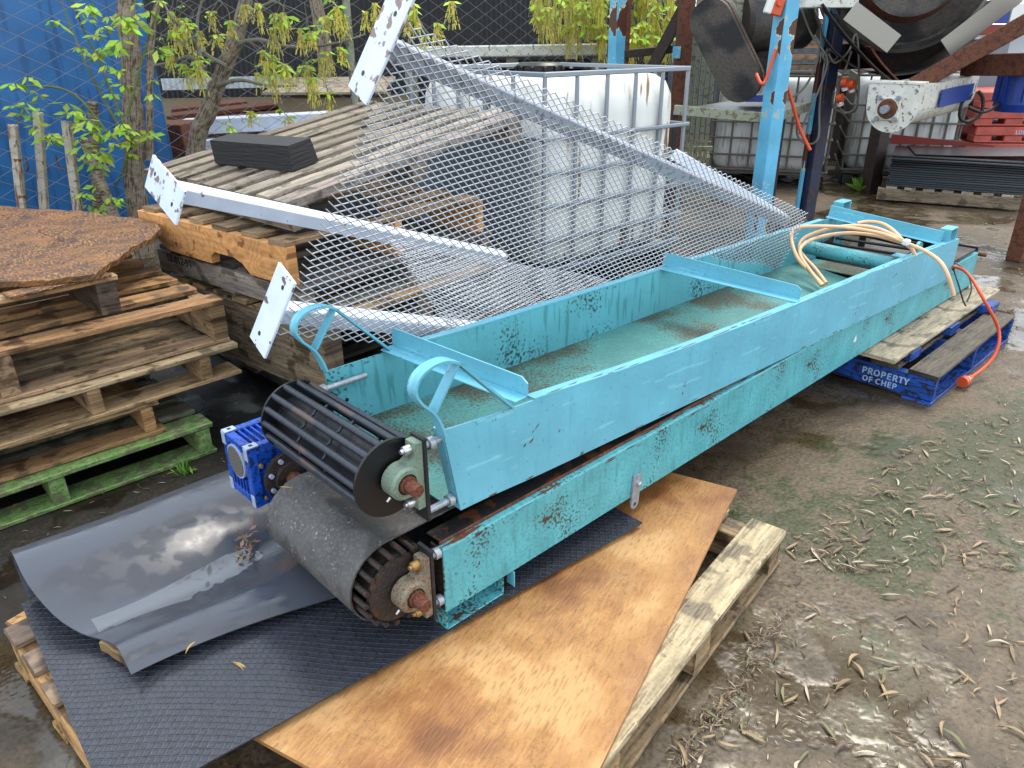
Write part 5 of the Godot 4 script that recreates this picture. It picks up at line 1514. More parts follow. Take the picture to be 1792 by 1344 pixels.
	build(m, "plate", M.soot, cv)
	# auger
	var au := thing("screw_auger", "white screw auger trough with bolted end plate and bearing", "auger")
	var ac := pz(1562, 185, 6.05)
	var az := (pz(1720, 148, 7.2) - ac).normalized()
	var lx := Vector3.UP.cross(-az).normalized()
	var af := Transform3D(Basis(lx, (-az).cross(lx), -az), ac)
	var pr := PackedVector2Array()
	for k in 17: pr.append(Vector2(cos(PI + PI * k / 16.0) * 0.195, sin(PI + PI * k / 16.0) * 0.195 - 0.0))
	pr.append(Vector2(0.20, 0.165)); pr.append(Vector2(-0.20, 0.165))
	m = MB.new(); m.extr(af, pr, 0.0, 0.014)
	m.box(af * xf(Vector3(0, 0.165, -0.02)), Vector3(0.42, 0.02, 0.08), 0.003)
	build(m, "end_plate", M.off_white_paint, au)
	var pr2 := PackedVector2Array()
	for q in pr: pr2.append(q * 0.84)
	m = MB.new(); m.extr(af, pr2, -1.15, -0.001)
	build(m, "trough", M.off_white_paint, au)
	for a in [[-0.15, 0.12], [0.16, 0.12], [-0.17, -0.02], [0.14, -0.04], [0.10, -0.15], [0.0, -0.178], [-0.12, -0.12]]: 
		m = MB.new(); m.cyl(af * Transform3D(Basis(Vector3.RIGHT, PI / 2), Vector3(a[0], a[1], 0.014)), 0.011, 0.010, 0.010, 8); build(m, "bolt", M.zinc_dull, au)
	m = MB.new(); m.box(af * xf(Vector3(-0.02, -0.02, 0.024)), Vector3(0.18, 0.17, 0.02), 0.02); build(m, "bearing_flange", M.off_white_paint, au)
	for a in [[-0.09, 0.055], [0.05, 0.06], [-0.09, -0.095], [0.05, -0.09]]:
		m = MB.new(); m.cyl(af * Transform3D(Basis(Vector3.RIGHT, PI / 2), Vector3(a[0], a[1], 0.03)), 0.020, 0.018, 0.022, 6); build(m, "bolt", M.zinc_dull, au)
	m = MB.new(); m.cyl(af * Transform3D(Basis(Vector3.RIGHT, PI / 2), Vector3(-0.02, -0.02, 0.02)), 0.078, 0.066, 0.04, 28); build(m, "bearing", M.rust, au)
	m = MB.new(); m.cyl(af * Transform3D(Basis(Vector3.RIGHT, PI / 2), Vector3(-0.02, -0.02, 0.05)), 0.032, 0.030, 0.05, 20); build(m, "shaft", M.zinc_dull, au)
	m = MB.new(); m.box(af * xf(Vector3(0.185, 0.02, -0.70)), Vector3(0.012, 0.13, 0.62), 0.003); build(m, "blue_patch", M.motor_blue, au)
	# bench with drive guard
	var bn := thing("work_bench", "steel bench with pale green rail beside the blue post", "bench")
	var r0 := pz(1180, 192, 6.45); var r1 := pz(1350, 207, 6.15); var r2 := pz(1432, 180, 6.95)
	for pr3 in [[r0, r1, 0.075], [r1, r2, 0.07]]:
		m = MB.new(); m.box(along(pr3[0], pr3[1]), Vector3(pr3[0].distance_to(pr3[1]), pr3[2], 0.05), 0.004); build(m, "rail", M.steel_green, bn)
	m = MB.new()
	var ty := r1.y + 0.045
	m.poly(Transform3D(), [Vector3(r0.x, ty, r0.z), Vector3(r1.x, ty, r1.z), Vector3(r2.x, ty, r2.z), Vector3(r0.x + r2.x - r1.x, ty, r0.z + r2.z - r1.z)])
	m.poly(Transform3D(), [Vector3(r0.x, ty - 0.012, r0.z), Vector3(r0.x + r2.x - r1.x, ty - 0.012, r0.z + r2.z - r1.z), Vector3(r2.x, ty - 0.012, r2.z), Vector3(r1.x, ty - 0.012, r1.z)])
	build(m, "top_plate", M.black_steel, bn)
	for q in [r0.lerp(r1, 0.03), r1.lerp(r2, 0.28), r2]:
		mbox(bn, "leg", M.black_steel, Vector3(q.x, q.y / 2, q.z - 0.04), Vector3(0.035, q.y - 0.06, 0.035), 0.003)
	var cg := thing("chain_guard", "sooty black rounded chain guard tilted on the steel bench", "chain guard")
	var ga := pz(1243, 38, 6.32); var gb := pz(1294, 142, 6.25)
	var gx := along(gb, ga, Vector3(0, 0, 1))
	var gl := ga.distance_to(gb)
	var st := PackedVector2Array()
	for k in 13: st.append(Vector2(gl / 2 + cos(-PI / 2 + PI * k / 12.0) * 0.16, sin(-PI / 2 + PI * k / 12.0) * 0.16))
	for k in 13: st.append(Vector2(-gl / 2 + cos(PI / 2 + PI * k / 12.0) * 0.16, sin(PI / 2 + PI * k / 12.0) * 0.16))
	var gxx := (ga - gb).normalized()
	var gzz := Vector3(-0.55, 0.0, 0.83); gzz = (gzz - gxx * gzz.dot(gxx)).normalized()
	gx = Transform3D(Basis(gxx, gzz.cross(gxx), gzz), (ga + gb) * 0.5)
	m = MB.new(); m.extr(gx, st, -0.14, 0.0); build(m, "casing", M.soot, cg)
	m = MB.new()
	for k in st.size():
		var q0: Vector2 = st[k]; var q1: Vector2 = st[(k + 1) % st.size()]
		m.box(gx * Transform3D(Basis(Vector3.BACK, (q1 - q0).angle()), Vector3((q0.x + q1.x) / 2, (q0.y + q1.y) / 2, -0.07)), Vector3(q0.distance_to(q1) + 0.01, 0.012, 0.015), 0.0)
	build(m, "seam", M.rust, cg)
	var mo := thing("drive_motor", "dark greasy drive motor behind the chain guard", "motor")
	mrod(mo, "body", M.soot, pz(1305, 128, 6.5), pz(1345, 122, 6.9), 0.10, 20)
	for k in 6: mrod(mo, "fin", M.dark_rust, pz(1318, 128, 6.55).lerp(pz(1345, 122, 6.9), k / 6.0), pz(1318, 128, 6.55).lerp(pz(1345, 122, 6.9), k / 6.0 + 0.05), 0.115, 20)
	mbox(mo, "foot", M.motor_blue, pz(1330, 171, 6.7), Vector3(0.30, 0.05, 0.2), 0.006)
	var cy := thing("drum_shaft_housing", "sooty horizontal cylinder housing running behind the chain guard", "cylinder")
	mrod(cy, "barrel", M.soot, pz(1292, 42, 6.75), pz(1405, 36, 6.9), 0.215, 32)
	mrod(cy, "collar", M.dark_rust, pz(1288, 42, 6.74), pz(1298, 42, 6.75), 0.235, 32)
	mbox(cy, "top_box", M.steel_green, pz(1285, 6, 6.8), Vector3(0.5, 0.34, 0.3), 0.01)
	mbox(cy, "saddle", M.dark_rust, pz(1345, 92, 6.85), Vector3(0.24, 0.22, 0.12), 0.01)
	# switch box on the blue post
	var sw := thing("switch_box", "orange and cream switch box fixed high on the blue post", "switch box")
	var sp := pz(1362, 6, 6.0)
	mbox(sw, "lid", M.orange_plastic, sp, Vector3(0.085, 0.16, 0.05), 0.008, Basis(Vector3.FORWARD, 0.25))
	mbox(sw, "back", M.white_plastic, sp + Vector3(-0.055, 0.012, 0.0), Vector3(0.05, 0.16, 0.06), 0.008, Basis(Vector3.FORWARD, 0.25))
	mrod(sw, "knob", M.orange_plastic, sp + Vector3(0.0, 0.0, 0.02), sp + Vector3(0.0, 0.0, 0.045), 0.02, 14)
	# cables
	var oc := thing("orange_lead", "orange power lead hanging in a loop beside the blue post", "cable")
	mtube(oc, "lead", M.orange_cable, [pz(1358, 86, 6.0), pz(1350, 110, 6.0), pz(1340, 140, 6.0), pz(1332, 146, 6.0), pz(1324, 130, 6.1)], 0.013, 8)
	mtube(oc, "lead", M.orange_cable, [pz(1378, 150, 6.2), pz(1388, 185, 6.2), pz(1400, 225, 6.2), pz(1418, 263, 6.15)], 0.014, 8)
	var gc := thing("cable_bundle", "tangled grey cables hooked over the dark blue post", "cables")
	for a in [[[1402, 15], [1420, 60], [1440, 88], [1448, 110], [1436, 150], [1418, 190], [1398, 235]], [[1424, 15], [1436, 50], [1432, 100], [1410, 150], [1380, 175]], [[1448, 85], [1440, 130], [1434, 190], [1432, 240], [1415, 252], [1395, 235], [1400, 190]], [[1450, 95], [1462, 110], [1485, 90], [1498, 60], [1503, 110], [1500, 180], [1480, 198], [1458, 185], [1460, 160]], [[1455, 88], [1440, 95], [1447, 108], [1466, 100], [1452, 86]], [[1490, 90], [1480, 120], [1466, 150], [1470, 190], [1496, 195], [1500, 160], [1478, 150]]]:
		var pts := []
		for q in a: pts.append(pz(q[0], q[1], 6.62 + rf(-0.06, 0.04)))
		mtube(gc, "cable", M.grey_cable, pts, 0.009, 6)
	var so := thing("hanging_sockets", "orange and clear cable sockets hanging among grey cables", "sockets")
	for a in [[1478, 145], [1490, 148], [1470, 172]]:
		mrod(so, "socket", M.orange_plastic, pz(a[0] - 4, a[1], 6.55), pz(a[0] + 5, a[1] - 1, 6.52), 0.035, 14)
		mrod(so, "clear_cap", M.clear_plastic, pz(a[0], a[1] + 8, 6.55), pz(a[0] + 1, a[1] + 13, 6.55), 0.026, 12)
	# blue electric motor, far right
	var bmo := thing("electric_motor", "blue finned electric motor at the end of the auger", "motor")
	var mc := pz(1782, 150, 6.6)
	mrod(bmo, "body", M.motor_blue, mc + Vector3(0, 0.10, 0), mc + Vector3(0, -0.14, 0), 0.15, 24)
	mrod(bmo, "fan_cowl", M.motor_blue, mc + Vector3(0, -0.14, 0), mc + Vector3(0, -0.20, 0), 0.155, 24, 0.13)
	for k in 14:
		var a := TAU * k / 14.0
		mbox(bmo, "fin", M.motor_blue, mc + Vector3(cos(a) * 0.155, -0.02, sin(a) * 0.155), Vector3(0.02, 0.2, 0.008), 0.001, Basis(Vector3.UP, -a))
	mbox(bmo, "terminal_box", M.motor_blue, mc + Vector3(-0.05, 0.14, 0.12), Vector3(0.16, 0.12, 0.1), 0.01)
	var lc := thing("looped_hose", "dark looped hose hanging between auger and blue motor", "hose")
	mtube(lc, "hose", M.dark_cable, [pz(1700, 165, 6.55), pz(1684, 180, 6.5), pz(1680, 205, 6.5), pz(1694, 213, 6.5), pz(1716, 200, 6.5), pz(1720, 172, 6.5), pz(1712, 160, 6.5)], 0.014, 8)
	mtube(lc, "hose", M.dark_cable, [pz(1695, 188, 6.5), pz(1720, 196, 6.5), pz(1745, 185, 6.55), pz(1758, 170, 6.6)], 0.014, 8)
	# stack of black sheets on a long pallet
	var s0 := py(1532, 352, 0.0); var s1 := py(1782, 372, 0.0)
	var sx := (s1 - s0); sx.y = 0; var sl := sx.length(); sx = sx.normalized()
	var sz := sx.cross(Vector3.UP)
	var sbs := Basis(sx, Vector3.UP, sz)
	var sm0 := (s0 + s1) * 0.5
	var skid := thing("long_pallet", "long low timber pallet carrying the stack of black sheets", "pallet", Transform3D(sbs, sm0))
	board(skid, "front_beam", M.wood, xf(Vector3(0, 0.075, -0.05)), Vector3(sl, 0.11, 0.1), Color(0.30, 0.24, 0.17))
	board(skid, "back_beam", M.wood, xf(Vector3(0, 0.075, -0.75)), Vector3(sl, 0.11, 0.1), Color(0.30, 0.24, 0.17))
	for k in 7: board(skid, "deck_board", M.wood, xf(Vector3(-sl / 2 + 0.12 + (sl - 0.24) * k / 6.0, 0.142, -0.40), Basis(Vector3.UP, PI / 2)), Vector3(0.78, 0.022, 0.10), Color(0.42, 0.38, 0.30))
	for k in 14:
		var hh := 0.156 + k * 0.0215
		var mm: Material = M.grey_sheet if k < 9 or k == 12 else M.black_sheet
		var sheet := thing("plastic_sheet", "%s plastic sheet, %s in the stack on the long pallet" % ["grey" if mm == M.grey_sheet else "black", ["lowest", "second from bottom", "third from bottom", "fourth from bottom", "fifth from bottom", "sixth from bottom", "seventh from bottom", "seventh from top", "sixth from top", "fifth from top", "fourth from top", "third from top", "second from top", "topmost flat one"][k]], "sheet", Transform3D(sbs * Basis(Vector3.UP, rf(-0.008, 0.008)), sm0 + Vector3(0, hh, 0) + sx * rf(0.02, 0.05) - sz * rf(0.0, 0.02)), "plastic sheets stacked on the long pallet")
		mbox(sheet, "sheet", mm, Vector3(0.04, 0.009, -0.42), Vector3(sl * 1.0, 0.0195, 0.80), 0.005)
	var cs := thing("curled_sheet", "large black plastic sheet curling up over the sheet stack", "sheet", Transform3D(sbs, sm0 + Vector3(0, 0.462, 0)))
	m = MB.new(); g = []
	for k in 16:
		var f := k / 15.0
		g.append([Vector3(-0.45 + 1.8 * f, 0.004 + 0.12 * pow(f, 2.2), -0.80), Vector3(-0.35 + 1.7 * f, 0.004 + 0.10 * pow(f, 2.2), -0.10 - 0.15 * f)])
	m.sheet(g, 0.006, 0.13, 0.8); build(m, "sheet", M.black_sheet, cs)
	var rs3 := thing("red_strip", "red plastic strip standing along the back of sheet stack", "strip", Transform3D(sbs, sm0 + Vector3(0, 0.465, 0)))
	m = MB.new(); m.extr(xf(Vector3(0, 0, -0.86)), PackedVector2Array([Vector2(-0.62, 0.0), Vector2(0.35, 0.02), Vector2(0.35, 0.035), Vector2(-0.62, 0.10)]), -0.006, 0.0); build(m, "strip", M.shed_red, rs3)
	# red plastic pallets
	for k in 4:
		var rp := pz(1765, 262, 9.0)
		var t := thing("red_pallet", ["faded red plastic pallet, lowest of the stack beyond the black sheets", "red plastic pallet with white print, second up beyond the black sheets", "red plastic pallet, second from top of the red stack", "red plastic pallet, topmost of the red stack below the blue motor"][k], "pallet", Transform3D(Basis(Vector3.UP, -0.12 + rf(-0.03, 0.03)), Vector3(rp.x + 0.15 + 0.05 * (k % 2), 0.22 + k * 0.185, rp.z - 0.4)), "red plastic pallets")
		mbox(t, "deck", M.red_plastic, Vector3(0, 0.125, 0), Vector3(1.2, 0.10, 1.0), 0.01)
		for bxx in [-0.5, -0.17, 0.17, 0.5]: mbox(t, "foot", M.red_plastic, Vector3(bxx, 0.045, 0.40), Vector3(0.2, 0.075, 0.18), 0.01)
		mbox(t, "runner", M.red_plastic, Vector3(0, 0.01, 0.40), Vector3(1.18, 0.018, 0.19), 0.004)
		if k == 1 or k == 3: text3d(t, "print", "LOSCAM", 0.06, M.print_white, xf(Vector3(-0.05, 0.115, 0.5012)))
	var rbp2 := pz(1765, 262, 9.0)
	mbox(thing("timber_packer", "low timber packer below the red plastic pallets", "timber", Transform3D()), "block", M.char_timber, Vector3(rbp2.x + 0.15, 0.11, rbp2.z - 0.4), Vector3(1.1, 0.215, 0.9), 0.01)
	# blue crates and grey container beyond
	var bc := pz(1592, 238, 9.6)
	for k in 3:
		var t := thing("blue_crate", ["blue open crate at the foot of the crates behind auger", "blue open crate in the middle of the crates behind auger", "blue open crate on top of the crates behind auger"][k], "crate", Transform3D(Basis(Vector3.UP, 0.5), Vector3(bc.x, 0.02 + 0.25 * k, bc.z)), "blue crates behind the auger")
		for sd in [-1.0, 1.0]:
			mbox(t, "side", M.blue_paint, Vector3(sd * 0.28, 0.11, 0), Vector3(0.02, 0.2, 0.5), 0.004)
			mbox(t, "rim", M.white_plastic, Vector3(0, 0.215, sd * 0.24), Vector3(0.60, 0.03, 0.02), 0.004)
		mbox(t, "back", M.blue_paint, Vector3(0, 0.11, -0.24), Vector3(0.54, 0.2, 0.02), 0.004)
		mbox(t, "floor", M.blue_paint, Vector3(0, 0.01, 0), Vector3(0.58, 0.02, 0.5), 0.004)
	var gp := pz(1678, 210, 10.2)
	var gct := thing("grey_cabinet", "plain dark grey steel cabinet standing left of red pallets", "cabinet")
	mbox(gct, "body", M.grey_panel, Vector3(gp.x + 0.05, 0.75, gp.z), Vector3(0.5, 1.5, 0.4), 0.01)
	var rsd := thing("red_shed", "red-trimmed shed with stacked coloured crates far behind the drum", "shed")
	var rq := pz(1740, 52, 16.0)
	mbox(rsd, "fascia", M.shed_red, Vector3(rq.x, rq.y, rq.z), Vector3(3.4, 0.18, 0.3), 0.01)
	mbox(rsd, "wall", M.corrugated_pale, Vector3(rq.x + 0.2, rq.y / 2, rq.z - 0.8), Vector3(4.6, rq.y, 0.2), 0.01)
	for k in 5: mbox(rsd, "crate", [M.teal_plastic, M.red_plastic, M.motor_blue, M.white_plastic, M.teal_plastic][k], Vector3(rq.x - 0.9 + k * 0.42, rq.y + 0.28, rq.z), Vector3(0.38, 0.34, 0.3), 0.01)
	var tsx := pz(1445, 90, 9.9)
	var tst := thing("timber_stack", "stack of brown sawn boards behind the stained caged tanks", "timber stack", Transform3D(Basis(Vector3.UP, 0.2), Vector3(tsx.x, 0, tsx.z - 0.4)))
	for k in 6:
		board(tst, "sawn_board", M.wood, xf(Vector3(rf(-0.05, 0.05), 1.04 + 0.13 * k, 0.0)), Vector3(1.6, 0.07, 0.5), Color(0.30, 0.18, 0.10))
	mbox(tst, "trestle", M.dark_rust, Vector3(-0.6, 0.5, 0), Vector3(0.12, 1.0, 0.5), 0.01)
	mbox(tst, "trestle", M.dark_rust, Vector3(0.6, 0.5, 0), Vector3(0.12, 1.0, 0.5), 0.01)
	var bk0 := pz(1170, 120, 13.0); var bk1 := pz(1690, 120, 14.5)
	var dsh := thing("added_back_wall", "long dark sheet-metal wall added to block the bright horizon behind the caged tanks", "shed")  # added backdrop: a dark wall that blocks the bright horizon strip between the tanks
	bk0.y = 0.0; bk1.y = 0.0
	build(corrugated(bk0, bk1, 1.75, 0.2, 0.02), "cladding", M.bin_grey, dsh)
	# posts behind the white tank
	var bp := thing("braced_post", "peeling blue and rust steel post with brace behind white tank", "post")
	var q0 := pz(1080, 60, 7.6)
	mbox(bp, "post", M.sky_blue_paint, Vector3(q0.x, 1.5, q0.z), Vector3(0.12, 3.0, 0.11), 0.005, Basis(Vector3.UP, 0.6))
	mbox(bp, "angle", M.rust, Vector3(q0.x + 0.085, 1.5, q0.z - 0.02), Vector3(0.05, 3.0, 0.06), 0.003, Basis(Vector3.UP, 0.6))
	var i0 := pz(1092, 95, 7.6); var i1 := pz(1195, 84, 7.7)
	m = MB.new(); m.box(along(i0, i1), Vector3(i0.distance_to(i1), 0.07, 0.06), 0.004); build(m, "rail", M.dark_rust, bp)
	i0 = pz(1135, 130, 7.65); i1 = pz(1225, -40, 7.5)
	m = MB.new(); m.box(along(i0, i1), Vector3(i0.distance_to(i1), 0.10, 0.08), 0.004); build(m, "brace", M.dark_rust, bp)
	var rp2 := thing("rusty_column", "dark rusty steel column with white flakes beside the palisade", "post")
	var q2 := pz(1198, 60, 7.4)
	mbox(rp2, "column", M.rust, Vector3(q2.x, 1.5, q2.z), Vector3(0.13, 3.0, 0.12), 0.005)
	mbox(rp2, "plate", M.sky_blue_paint, pz(1184, 92, 7.32), Vector3(0.07, 0.1, 0.02), 0.004)

func small_things() -> void:
	# black slatted crate seen through the open end of the trough
	var bc := thing("black_crate", "black slatted plastic crate lying behind the trough's far end", "crate", at(3.02, 0.452, -0.30, 6))
	for k in 5: mbox(bc, "slat", M.black_plastic, Vector3(0.02 + 0.055 * k, 0.02 + 0.022 * k, 0), Vector3(0.02, 0.012, 0.42), 0.003)
	for sz in [-0.21, 0.21]: mbox(bc, "side", M.black_plastic, Vector3(0.13, 0.055, sz), Vector3(0.30, 0.10, 0.012), 0.003)
	mbox(bc, "base", M.black_plastic, Vector3(0.13, 0.004, 0), Vector3(0.30, 0.006, 0.42), 0.001)
	var bp := thing("plastic_screen", "black ribbed plastic screen standing up behind the trough's far end", "screen")
	for o in [[1492, 385, 1642, 415, 0.62], [1496, 391, 1640, 421, 0.60]]:
		var a := py(o[0], o[1], o[4]); var b := py(o[2], o[3], o[4])
		var m0 := MB.new(); m0.box(along(a, b), Vector3(a.distance_to(b), 0.012, 0.05), 0.003); build(m0, "rib", M.black_plastic, bp)
	var a1 := py(1500, 394, 0.57); var b1 := py(1638, 425, 0.57)
	var m1 := MB.new(); m1.box(along(a1, b1) * xf(Vector3(0, -0.03, -0.07)), Vector3(a1.distance_to(b1), 0.09, 0.01), 0.003); build(m1, "sheet", M.black_plastic, bp)
	for f in [0.05, 0.95]:
		var q := a1.lerp(b1, f) - AZ * 0.0 + AX * 0.06
		mbox(bp, "stand", M.black_plastic, Vector3(q.x, 0.28, q.z), Vector3(0.03, 0.56, 0.03), 0.003)
	# coil of tan hose on the trough end
	var hc := thing("tan_hose", "coil of pale tan hose draped over the trough's far end", "hose")
	var paths := [
		[[1441, 499, 0.50], [1420, 478, 0.53], [1398, 455, 0.58], [1387, 430, 0.63], [1385, 410, 0.665], [1395, 399, 0.69], [1425, 396, 0.70], [1480, 398, 0.70], [1540, 408, 0.69], [1585, 425, 0.67], [1620, 440, 0.65], [1645, 458, 0.64], [1658, 480, 0.60], [1666, 505, 0.54], [1669, 517, 0.51]],
		[[1446, 496, 0.50], [1428, 472, 0.53], [1406, 448, 0.57], [1398, 432, 0.60], [1410, 415, 0.64], [1445, 402, 0.68], [1490, 395, 0.70], [1535, 400, 0.70], [1580, 420, 0.68]],
		[[1438, 500, 0.50], [1415, 470, 0.55], [1400, 446, 0.59], [1404, 430, 0.62], [1430, 416, 0.64], [1480, 408, 0.66], [1530, 412, 0.66], [1580, 425, 0.66]],
		[[1582, 424, 0.67], [1565, 405, 0.70], [1545, 392, 0.715], [1520, 388, 0.71], [1500, 391, 0.70]],
		[[1586, 428, 0.66], [1596, 436, 0.64], [1602, 448, 0.61]]]
	for pth in paths:
		var pts := []
		for q in pth: pts.append(py(q[0], q[1], q[2]))
		mtube(hc, "hose_turn", M.tan_cable, pts, 0.0088, 10, 6)
	mbox(hc, "tie", M.white_plastic, py(1586, 424, 0.68), Vector3(0.035, 0.028, 0.03), 0.006, Basis(Vector3.UP, 0.6))
	# orange extension lead with socket
	var el := thing("extension_lead", "orange extension lead with clear socket hanging down to the concrete", "extension lead")
	var ep := []
	for q in [[1664, 466, 0.45], [1685, 472, 0.45], [1702, 490, 0.43], [1718, 518, 0.38], [1735, 548, 0.30], [1747, 575, 0.22], [1748, 600, 0.16], [1738, 625, 0.10], [1720, 645, 0.06], [1698, 661, 0.035]]:
		ep.append(py(q[0], q[1], q[2]))
	mtube(el, "lead", M.orange_cable, ep, 0.0078, 10, 6)
	var s0 := py(1698, 661, 0.035); var s1 := py(1662, 681, 0.035)
	var dr := (s1 - s0).normalized()
	mrod(el, "gland", M.orange_plastic, s0, s0 + dr * 0.025, 0.014, 14, 0.018)
	mrod(el, "clear_body", M.clear_plastic, s0 + dr * 0.022, s0 + dr * 0.055, 0.016, 16, 0.019)
	mrod(el, "face_ring", M.orange_plastic, s0 + dr * 0.052, s0 + dr * 0.085, 0.026, 20)
	var bl := thing("black_lead", "black and grey thin leads hanging at the conveyor's far end", "cable")
	for q in [[[1668, 470, 0.44], [1678, 500, 0.38], [1685, 525, 0.30], [1690, 535, 0.25]], [[1672, 460, 0.46], [1692, 475, 0.44], [1700, 505, 0.34], [1692, 528, 0.25]]]:
		var pts := []
		for w in q: pts.append(py(w[0], w[1], w[2]))
		mtube(bl, "lead", M.dark_cable if q[0][0] == 1668 else M.grey_cable, pts, 0.004, 8, 5)
	# dark scrap behind the trough's far corner
	var sc := thing("burlap_heap", "grey heap of cobwebbed scrap cloth behind the trough corner", "scrap heap")
	var hp := py(1400, 400, 0.55)
	var g := []
	var fn := FastNoiseLite.new(); fn.seed = 77; fn.frequency = 5.0
	for a in 13:
		var row := []
		for b in 13:
			var u := (a / 12.0 - 0.5); var v := (b / 12.0 - 0.5)
			var h := 0.62 * maxf(0.0, 1.0 - 4.0 * (u * u + v * v)) + 0.05 * fn.get_noise_2d(u * 3.0, v * 3.0)
			row.append(Vector3(hp.x + u * 0.5, maxf(h, 0.0), hp.z - 0.12 + v * 0.4))
		g.append(row)
	var mh := MB.new(); mh.sheet(g, 0.004, 0.05, 0.05)
	build(mh, "heap", M.dark_rust, sc)

# ---------------------------------------------------------------- plants
func leaf_into(m: MB, p: Vector3, dir: Vector3, up: Vector3, l: float, w: float, col: Color) -> void:
	var s := dir.cross(up).normalized() * w * 0.5
	var n := s.cross(dir).normalized()
	var mid := p + dir * l * 0.5 + n * (-l * 0.06)
	var tip := p + dir * l - Vector3(0, l * 0.12, 0)
	m.tint = col
	var q := m.v.size()
	for a in [[p, 0.0], [mid + s, 1.0], [tip, 0.5], [mid - s, 1.0]]: m.vert(a[0], n, Vector2(a[1], 0))
	m.i.append_array([q, q + 2, q + 1, q, q + 3, q + 2])

func rdir() -> Vector3:
	return Vector3(rf(-1, 1), rf(-1, 1), rf(-1, 1)).normalized()

func leaf_cluster(m: MB, p: Vector3, n: int, size: float, bright: float) -> void:
	for k in n:
		var a := TAU * k / n + rf(-0.4, 0.4)
		var d := Vector3(cos(a), rf(-0.9, 0.1), sin(a)).normalized()
		var c := Color(0.26 * bright * rf(0.75, 1.35), 0.43 * bright * rf(0.85, 1.15), 0.022 * bright, 1)
		leaf_into(m, p + d * size * 0.15, d, (Vector3.UP + rdir() * 0.7 + Vector3(0, 0, 0.5)).normalized(), size * rf(0.8, 1.3), size * 0.46, c)

func catkins(m: MB, p: Vector3, n: int, l: float) -> void:
	for k in n:
		var o := p + Vector3(rf(-0.02, 0.02), 0, rf(-0.02, 0.02))
		var ll := l * rf(0.5, 1.1)
		var c := Color(0.60 * rf(0.85, 1.1), 0.54 * rf(0.85, 1.1), 0.09, 1)
		var sway := Vector3(rf(-0.012, 0.012), 0, rf(-0.012, 0.012))
		for s in 4:
			var a := o + Vector3(0, -ll * s / 4.0, 0) + sway * s; var b := o + Vector3(0, -ll * (s + 0.8) / 4.0, 0) + sway * (s + 1)
			var w := Vector3(cos(k * 2.1 + s), 0, sin(k * 2.1 + s)) * 0.0058
			m.tint = c
			var q := m.v.size()
			for e in [a - w, a + w, b + w * 0.6, b - w * 0.6]: m.vert(e, Vector3(w.z, 0, -w.x).normalized(), Vector2.ZERO)
			m.i.append_array([q, q + 2, q + 1, q, q + 3, q + 2])

func trunk(parent: Node3D, called: String, mt: Material, pts: Array, r0: float, r1: float) -> void:
	var m := MB.new()
	m.tube(smooth(pts, 5), r0, 10, r1)
	for k in m.v.size():
		m.v[k] += m.n[k] * (sin(m.t[k].x * 31.0) * 0.06 + sin(m.t[k].x * 13.0 + m.t[k].y * 40.0) * 0.08) * r1
	build(m, called, mt, parent)

